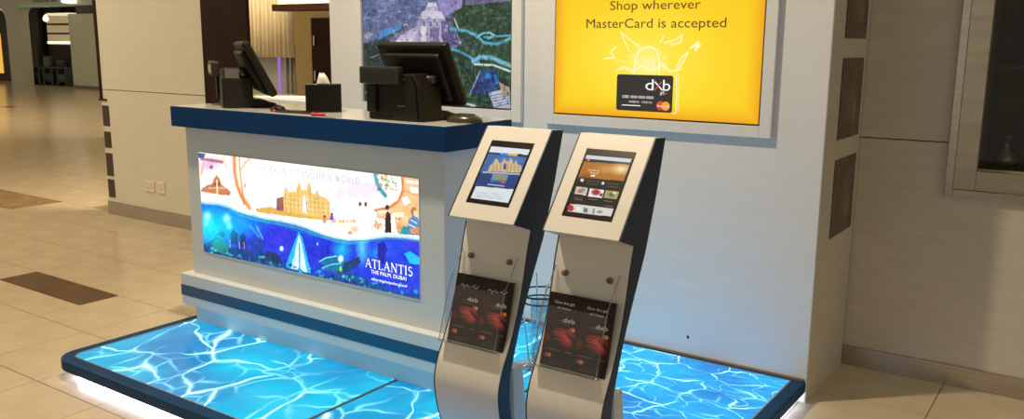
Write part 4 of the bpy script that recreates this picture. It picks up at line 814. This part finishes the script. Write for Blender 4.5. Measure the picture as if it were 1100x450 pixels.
def draw1(P):
    def q(x, y): return (490+x/5.62, 140+y/5.62)
    R = lambda pts, c, a=1.: P.poly([q(*p) for p in pts], c, a)
    R([(140, 90), (480, 110), (420, 290), (90, 250)], (60, 104, 168)); R([(150, 250), (400, 268), (370, 360), (110, 330)], (34, 62, 122))
    R([(210, 95), (460, 112), (450, 150), (195, 130)], (226, 232, 238)); R([(200, 132), (270, 138), (266, 146), (196, 141)], (34, 42, 60)); R([(268, 136), (312, 138), (308, 152), (264, 148)], (44, 150, 224)); R([(316, 139), (372, 142), (368, 156), (312, 152)], (230, 176, 92)); R([(372, 142), (445, 150), (440, 162), (368, 156)], (40, 40, 48))
    P.ell(*q(320, 180), 20, 5, (120, 156, 204), .6, 1.)
    HBc = (206, 182, 140)
    R([(190, 246), (205, 210), (222, 200), (235, 172), (250, 175), (262, 200), (275, 196), (290, 168), (302, 186), (318, 188), (330, 166), (340, 184), (345, 206), (362, 180), (372, 205), (392, 210), (396, 240), (380, 256)], HBc)
    for x in (225, 245, 268, 310, 330, 352, 375): R([(x, 205), (x+5, 205), (x, 246), (x-5, 246)], (150, 124, 86), .7)
    R([(284, 236), (288, 205), (296, 196), (304, 206), (302, 238)], (56, 84, 160)); R([(160, 248), (395, 262), (392, 270), (158, 256)], (196, 190, 180))
    R([(220, 262), (316, 268), (300, 318), (206, 312)], (84, 150, 196)); R([(226, 288), (240, 274), (262, 270), (285, 276), (300, 292), (296, 300), (224, 298)], (160, 140, 84)); R([(212, 300), (304, 304), (300, 318), (206, 312)], (40, 100, 170)); P.ell(*q(284, 314), 2.0, 1.4, (220, 80, 70)); R([(190, 322), (292, 332), (290, 340), (188, 330)], (190, 204, 226), .8)
    R([(120, 336), (362, 358), (325, 460), (78, 430)], (222, 228, 234)); 
    for y in (372, 386, 398): R([(140-y*.04, y), (300-y*.04, y+14), (298-y*.04, y+18), (138-y*.04, y+4)], (176, 184, 190), .8)
def draw2(P):
    def q(x, y): return (600+x/4.74, 150+y/4.74)
    R = lambda pts, c, a=1.: P.poly([q(*p) for p in pts], c, a)
    P.c[:] = (26, 24, 24)
    R([(140, 70), (385, 92), (378, 126), (125, 104)], (206, 216, 222)); R([(135, 96), (380, 118), (376, 130), (130, 112)], (40, 42, 48)); R([(148, 96), (162, 97), (158, 110), (144, 109)], (224, 110, 50))
    R([(128, 112), (374, 128), (345, 212), (100, 190)], (176, 112, 40)); P.ell(*q(320, 150), 16, 8, (255, 236, 180), 1., 1.); P.ell(*q(240, 150), 14, 6, (224, 170, 96), .7, 1.); P.ell(*q(140, 190), 12, 5, (120, 66, 24), .8, 1.)
    for x, y in ((150, 150), (165, 152), (180, 154), (195, 157), (160, 164), (176, 167), (190, 170)): R([(x, y), (x+12, y+1), (x+10, y+6), (x-2, y+5)], (250, 226, 190), .8)
    R([(166, 178), (186, 180), (184, 188), (164, 186)], (250, 250, 246)); P.ell(*q(120, 206), 1.8, 1.8, (220, 220, 220)); P.ell(*q(226, 222), 1.6, 1.6, (220, 220, 220))
    for x, y in ((150, 208), (250, 222), (140, 222), (244, 236)): R([(x, y), (x+60, y+6), (x+58, y+9), (x-2, y+3)], (120, 118, 116), .8)
    R([(92, 238), (150, 246), (140, 284), (80, 276)], (206, 196, 190)); R([(160, 247), (232, 256), (222, 296), (150, 288)], (240, 236, 236)); R([(240, 258), (308, 266), (296, 304), (230, 296)], (172, 160, 104)); P.ell(*q(190, 268), 6, 4, (166, 40, 50), 1., .5); P.ell(*q(110, 262), 4, 3, (200, 90, 90), .9, .6); P.ell(*q(125, 255), 3, 3, (120, 150, 120), .9, .6); P.ell(*q(270, 280), 5, 3, (92, 108, 60), .9, .6); P.ell(*q(285, 272), 3, 2, (236, 226, 170), .9, .6); R([(206, 284), (214, 272), (226, 276), (222, 292)], (40, 36, 40), .8)
    for x, y in ((84, 290), (154, 300), (230, 308), (80, 300), (236, 334)): R([(x, y), (x+44, y+5), (x+42, y+9), (x-2, y+4)], (130, 128, 126), .7)
    R([(62, 326), (284, 352), (270, 392), (46, 366)], (214, 214, 206)); P.ell(*q(62, 348), 3.2, 3.6, (196, 40, 40)); R([(92, 340), (120, 343), (116, 366), (88, 362)], (236, 230, 214)); R([(128, 346), (150, 350), (146, 374), (126, 370)], (90, 110, 130), .9); R([(176, 352), (184, 353), (180, 380), (172, 378)], (96, 120, 100), .9); P.ell(*q(210, 368), 4, 2, (150, 130, 90), .9, .5)
K1 = (-1.784, 2.2120, ZP+.0002); K2 = (-1.4074, 2.2050, ZP+.0002)
def leaflets(loc, hd, arabic, where):
    for i in range(2):
        s0 = .0195+i*.1155; pl = Plane(np.array(loc)+npt(s0, -.187, .027), (1, 0, 0), NEY, .114, .228)
        t = thing('leaflet', tuple(pl.pt(.057, 0)), '%s dark red gift card leaflet in the clear holder of the %s kiosk' % (('left', 'right')[i], where), 'leaflet', group='leaflets in the kiosk holders')
        part('paper_stack', MB().obox(pl.pt(.057, .114, -.0055), pl.ex, pl.ey, pl.n, .057, .114, .005), mat('leaflet_paper', (.03, .015, .012), .5), t)
        P = Paint(pl, 60, 120, (24, 14, 14), px=False)
        P.ell(.25, .35, .55, .22, (70, 14, 16), .9, .9); P.ell(.62, .52, .42, .2, (200, 48, 50), .95, .8); P.ell(.78, .60, .26, .13, (226, 74, 74), .85, .8); P.ell(.1, .62, .2, .1, (150, 34, 36), .8, .9); P.poly([(.0, .70), (.3, .74), (.62, .70), (1, .75), (1, 1), (0, 1)], (22, 15, 14)); P.ell(.1, .18, .4, .2, (46, 16, 16), .8, 1.)
        P.line([(.3, .58), (.6, .47), (1, .5)], .012, (90, 12, 14), .8); P.poly([(.24, .27), (.98, .27), (.98, .47), (.24, .47)], (20, 17, 18)); P.poly([(.7, .5), (1, .58), (1, .66), (.62, .52)], (40, 12, 12), .8)
        W_ = (205, 190, 186)
        if arabic: P.line([(.18, .17), (.26, .15), (.3, .18), (.38, .17), (.42, .15), (.48, .18), (.54, .17)], .011, W_, .9); P.line([(.62, .17), (.66, .15), (.72, .185), (.8, .17), (.84, .14)], .011, W_, .9); P.line([(.3, .205), (.36, .205)], .009, W_, .7); P.line([(.7, .13), (.74, .13)], .009, W_, .7)
        for v, u0, u1, a in ((.37, .32, .66, .45), (.40, .3, .72, .4), (.53, .28, .78, .5), (.56, .3, .7, .5), (.62, .3, .6, .4), (.77, .14, .56, .6), (.77, .72, .94, .6), (.93, .28, .8, .35), (.955, .2, .6, .3)): P.line([(u0, v), (u1, v+.004)], .009, W_, a)
        P.build('printed_face', print_mat('leaflet_print_%s%d' % (where, i), 0, .45, .35), t)
        ink = mat('leaflet_white_ink', (.62, .57, .55), .5); rd = mat('leaflet_red_ink', (.55, .06, .05), .5); gd = mat('leaflet_gold_ink', (.60, .28, .06), .5)
        if not arabic: put_text('lettering', 'Give the gift', pl, .022, .094, .196, .0085, ink, t); put_text('lettering', 'of choice', pl, .034, .082, .180, .0085, ink, t)
        put_text('lettering', 'dxb', pl, .060, .102, .142, .0145, ink, t, bold=.008)
        for c, m_, o_ in (((.093, .123), rd, .0006), ((.101, .123), gd, .0007), ((.020, .034), rd, .0006), ((.030, .034), gd, .0007)):
            flat('logo_disc', [(c[0]+.0065*math.cos(a), c[1]+.0065*math.sin(a)) for a in np.linspace(0, 2*PI, 14)[:-1]], pl, m_, t, o_)
k1, tab1, hd1 = kiosk(K1, 'white tablet kiosk nearer the desk showing a hotel page')
k2, tab2, hd2 = kiosk(K2, 'white tablet kiosk nearer the right showing a dark shopping page')
screen_print(tab1, K1, draw1, 'tablet_hotel'); screen_print(tab2, K2, draw2, 'tablet_shop')
leaflets(K1, hd1, True, 'hotel page'); leaflets(K2, hd2, False, 'shopping page')

# ---- clear stand between the kiosks
ax, ay = un(580, 392, 'z', ZP)[:2]
sd = thing('clear_stand', (ax, ay, ZP), 'clear acrylic stand with wire rings glimpsed between the two kiosks', 'stand')
part('base_disc', MB().lathe([(.11, 0), (.11, .008), (.04, .02), (.03, .05)], (ax, ay, ZP+.0002), 28), chrome, sd)
part('column', MB().lathe([(.045, .05), (.045, .30)], (ax, ay, ZP), 20), acrylic('blue_clear', (.72, .88, .95), .8), sd)
for z, r in ((.30, .085), (.335, .10)): part('wire_ring', MB().tube([(ax+r*math.cos(t), ay+r*math.sin(t), ZP+z) for t in np.linspace(0, 2*PI, 25)[:-1]], .004, 6, True), mat('dark_wire', (.06, .08, .10), .25, metal=.8), sd)
for k in range(4):
    a = PI/4+k*PI/2; part('wire_post', MB().tube([(ax+.05*math.cos(a), ay+.05*math.sin(a), ZP+.02), (ax+.085*math.cos(a), ay+.085*math.sin(a), ZP+.30), (ax+.10*math.cos(a), ay+.10*math.sin(a), ZP+.40)], .0035, 6), chrome, sd)

# ---- sockets on the cream wall
def socket(x0, x1, z0, z1, label, dbl):
    t = thing('wall_socket', ((x0+x1)/2, YB, z0), label, 'socket')
    part('plate', MB().box(x0, x1, YB-.01, YB-.0002, z0, z1), socket_white, t, .003)
    for cx in ((x0+(x1-x0)*.28, x0+(x1-x0)*.72) if dbl else ((x0+x1)/2,)):
        for dx, dz in ((0, .02), (-.012, -.008), (.012, -.008)): part('pin_hole', MB().box(cx+dx-.003, cx+dx+.003, YB-.0108, YB-.0095, (z0+z1)/2+dz-.006, (z0+z1)/2+dz+.006), mat('hole_dark', (.05, .04, .03), .6), t)
socket(-6.69, -6.555, .262, .355, 'wide cream double socket low on the cream wall', True)
socket(-6.505, -6.41, .262, .36, 'narrow cream single socket right of the double socket', False)
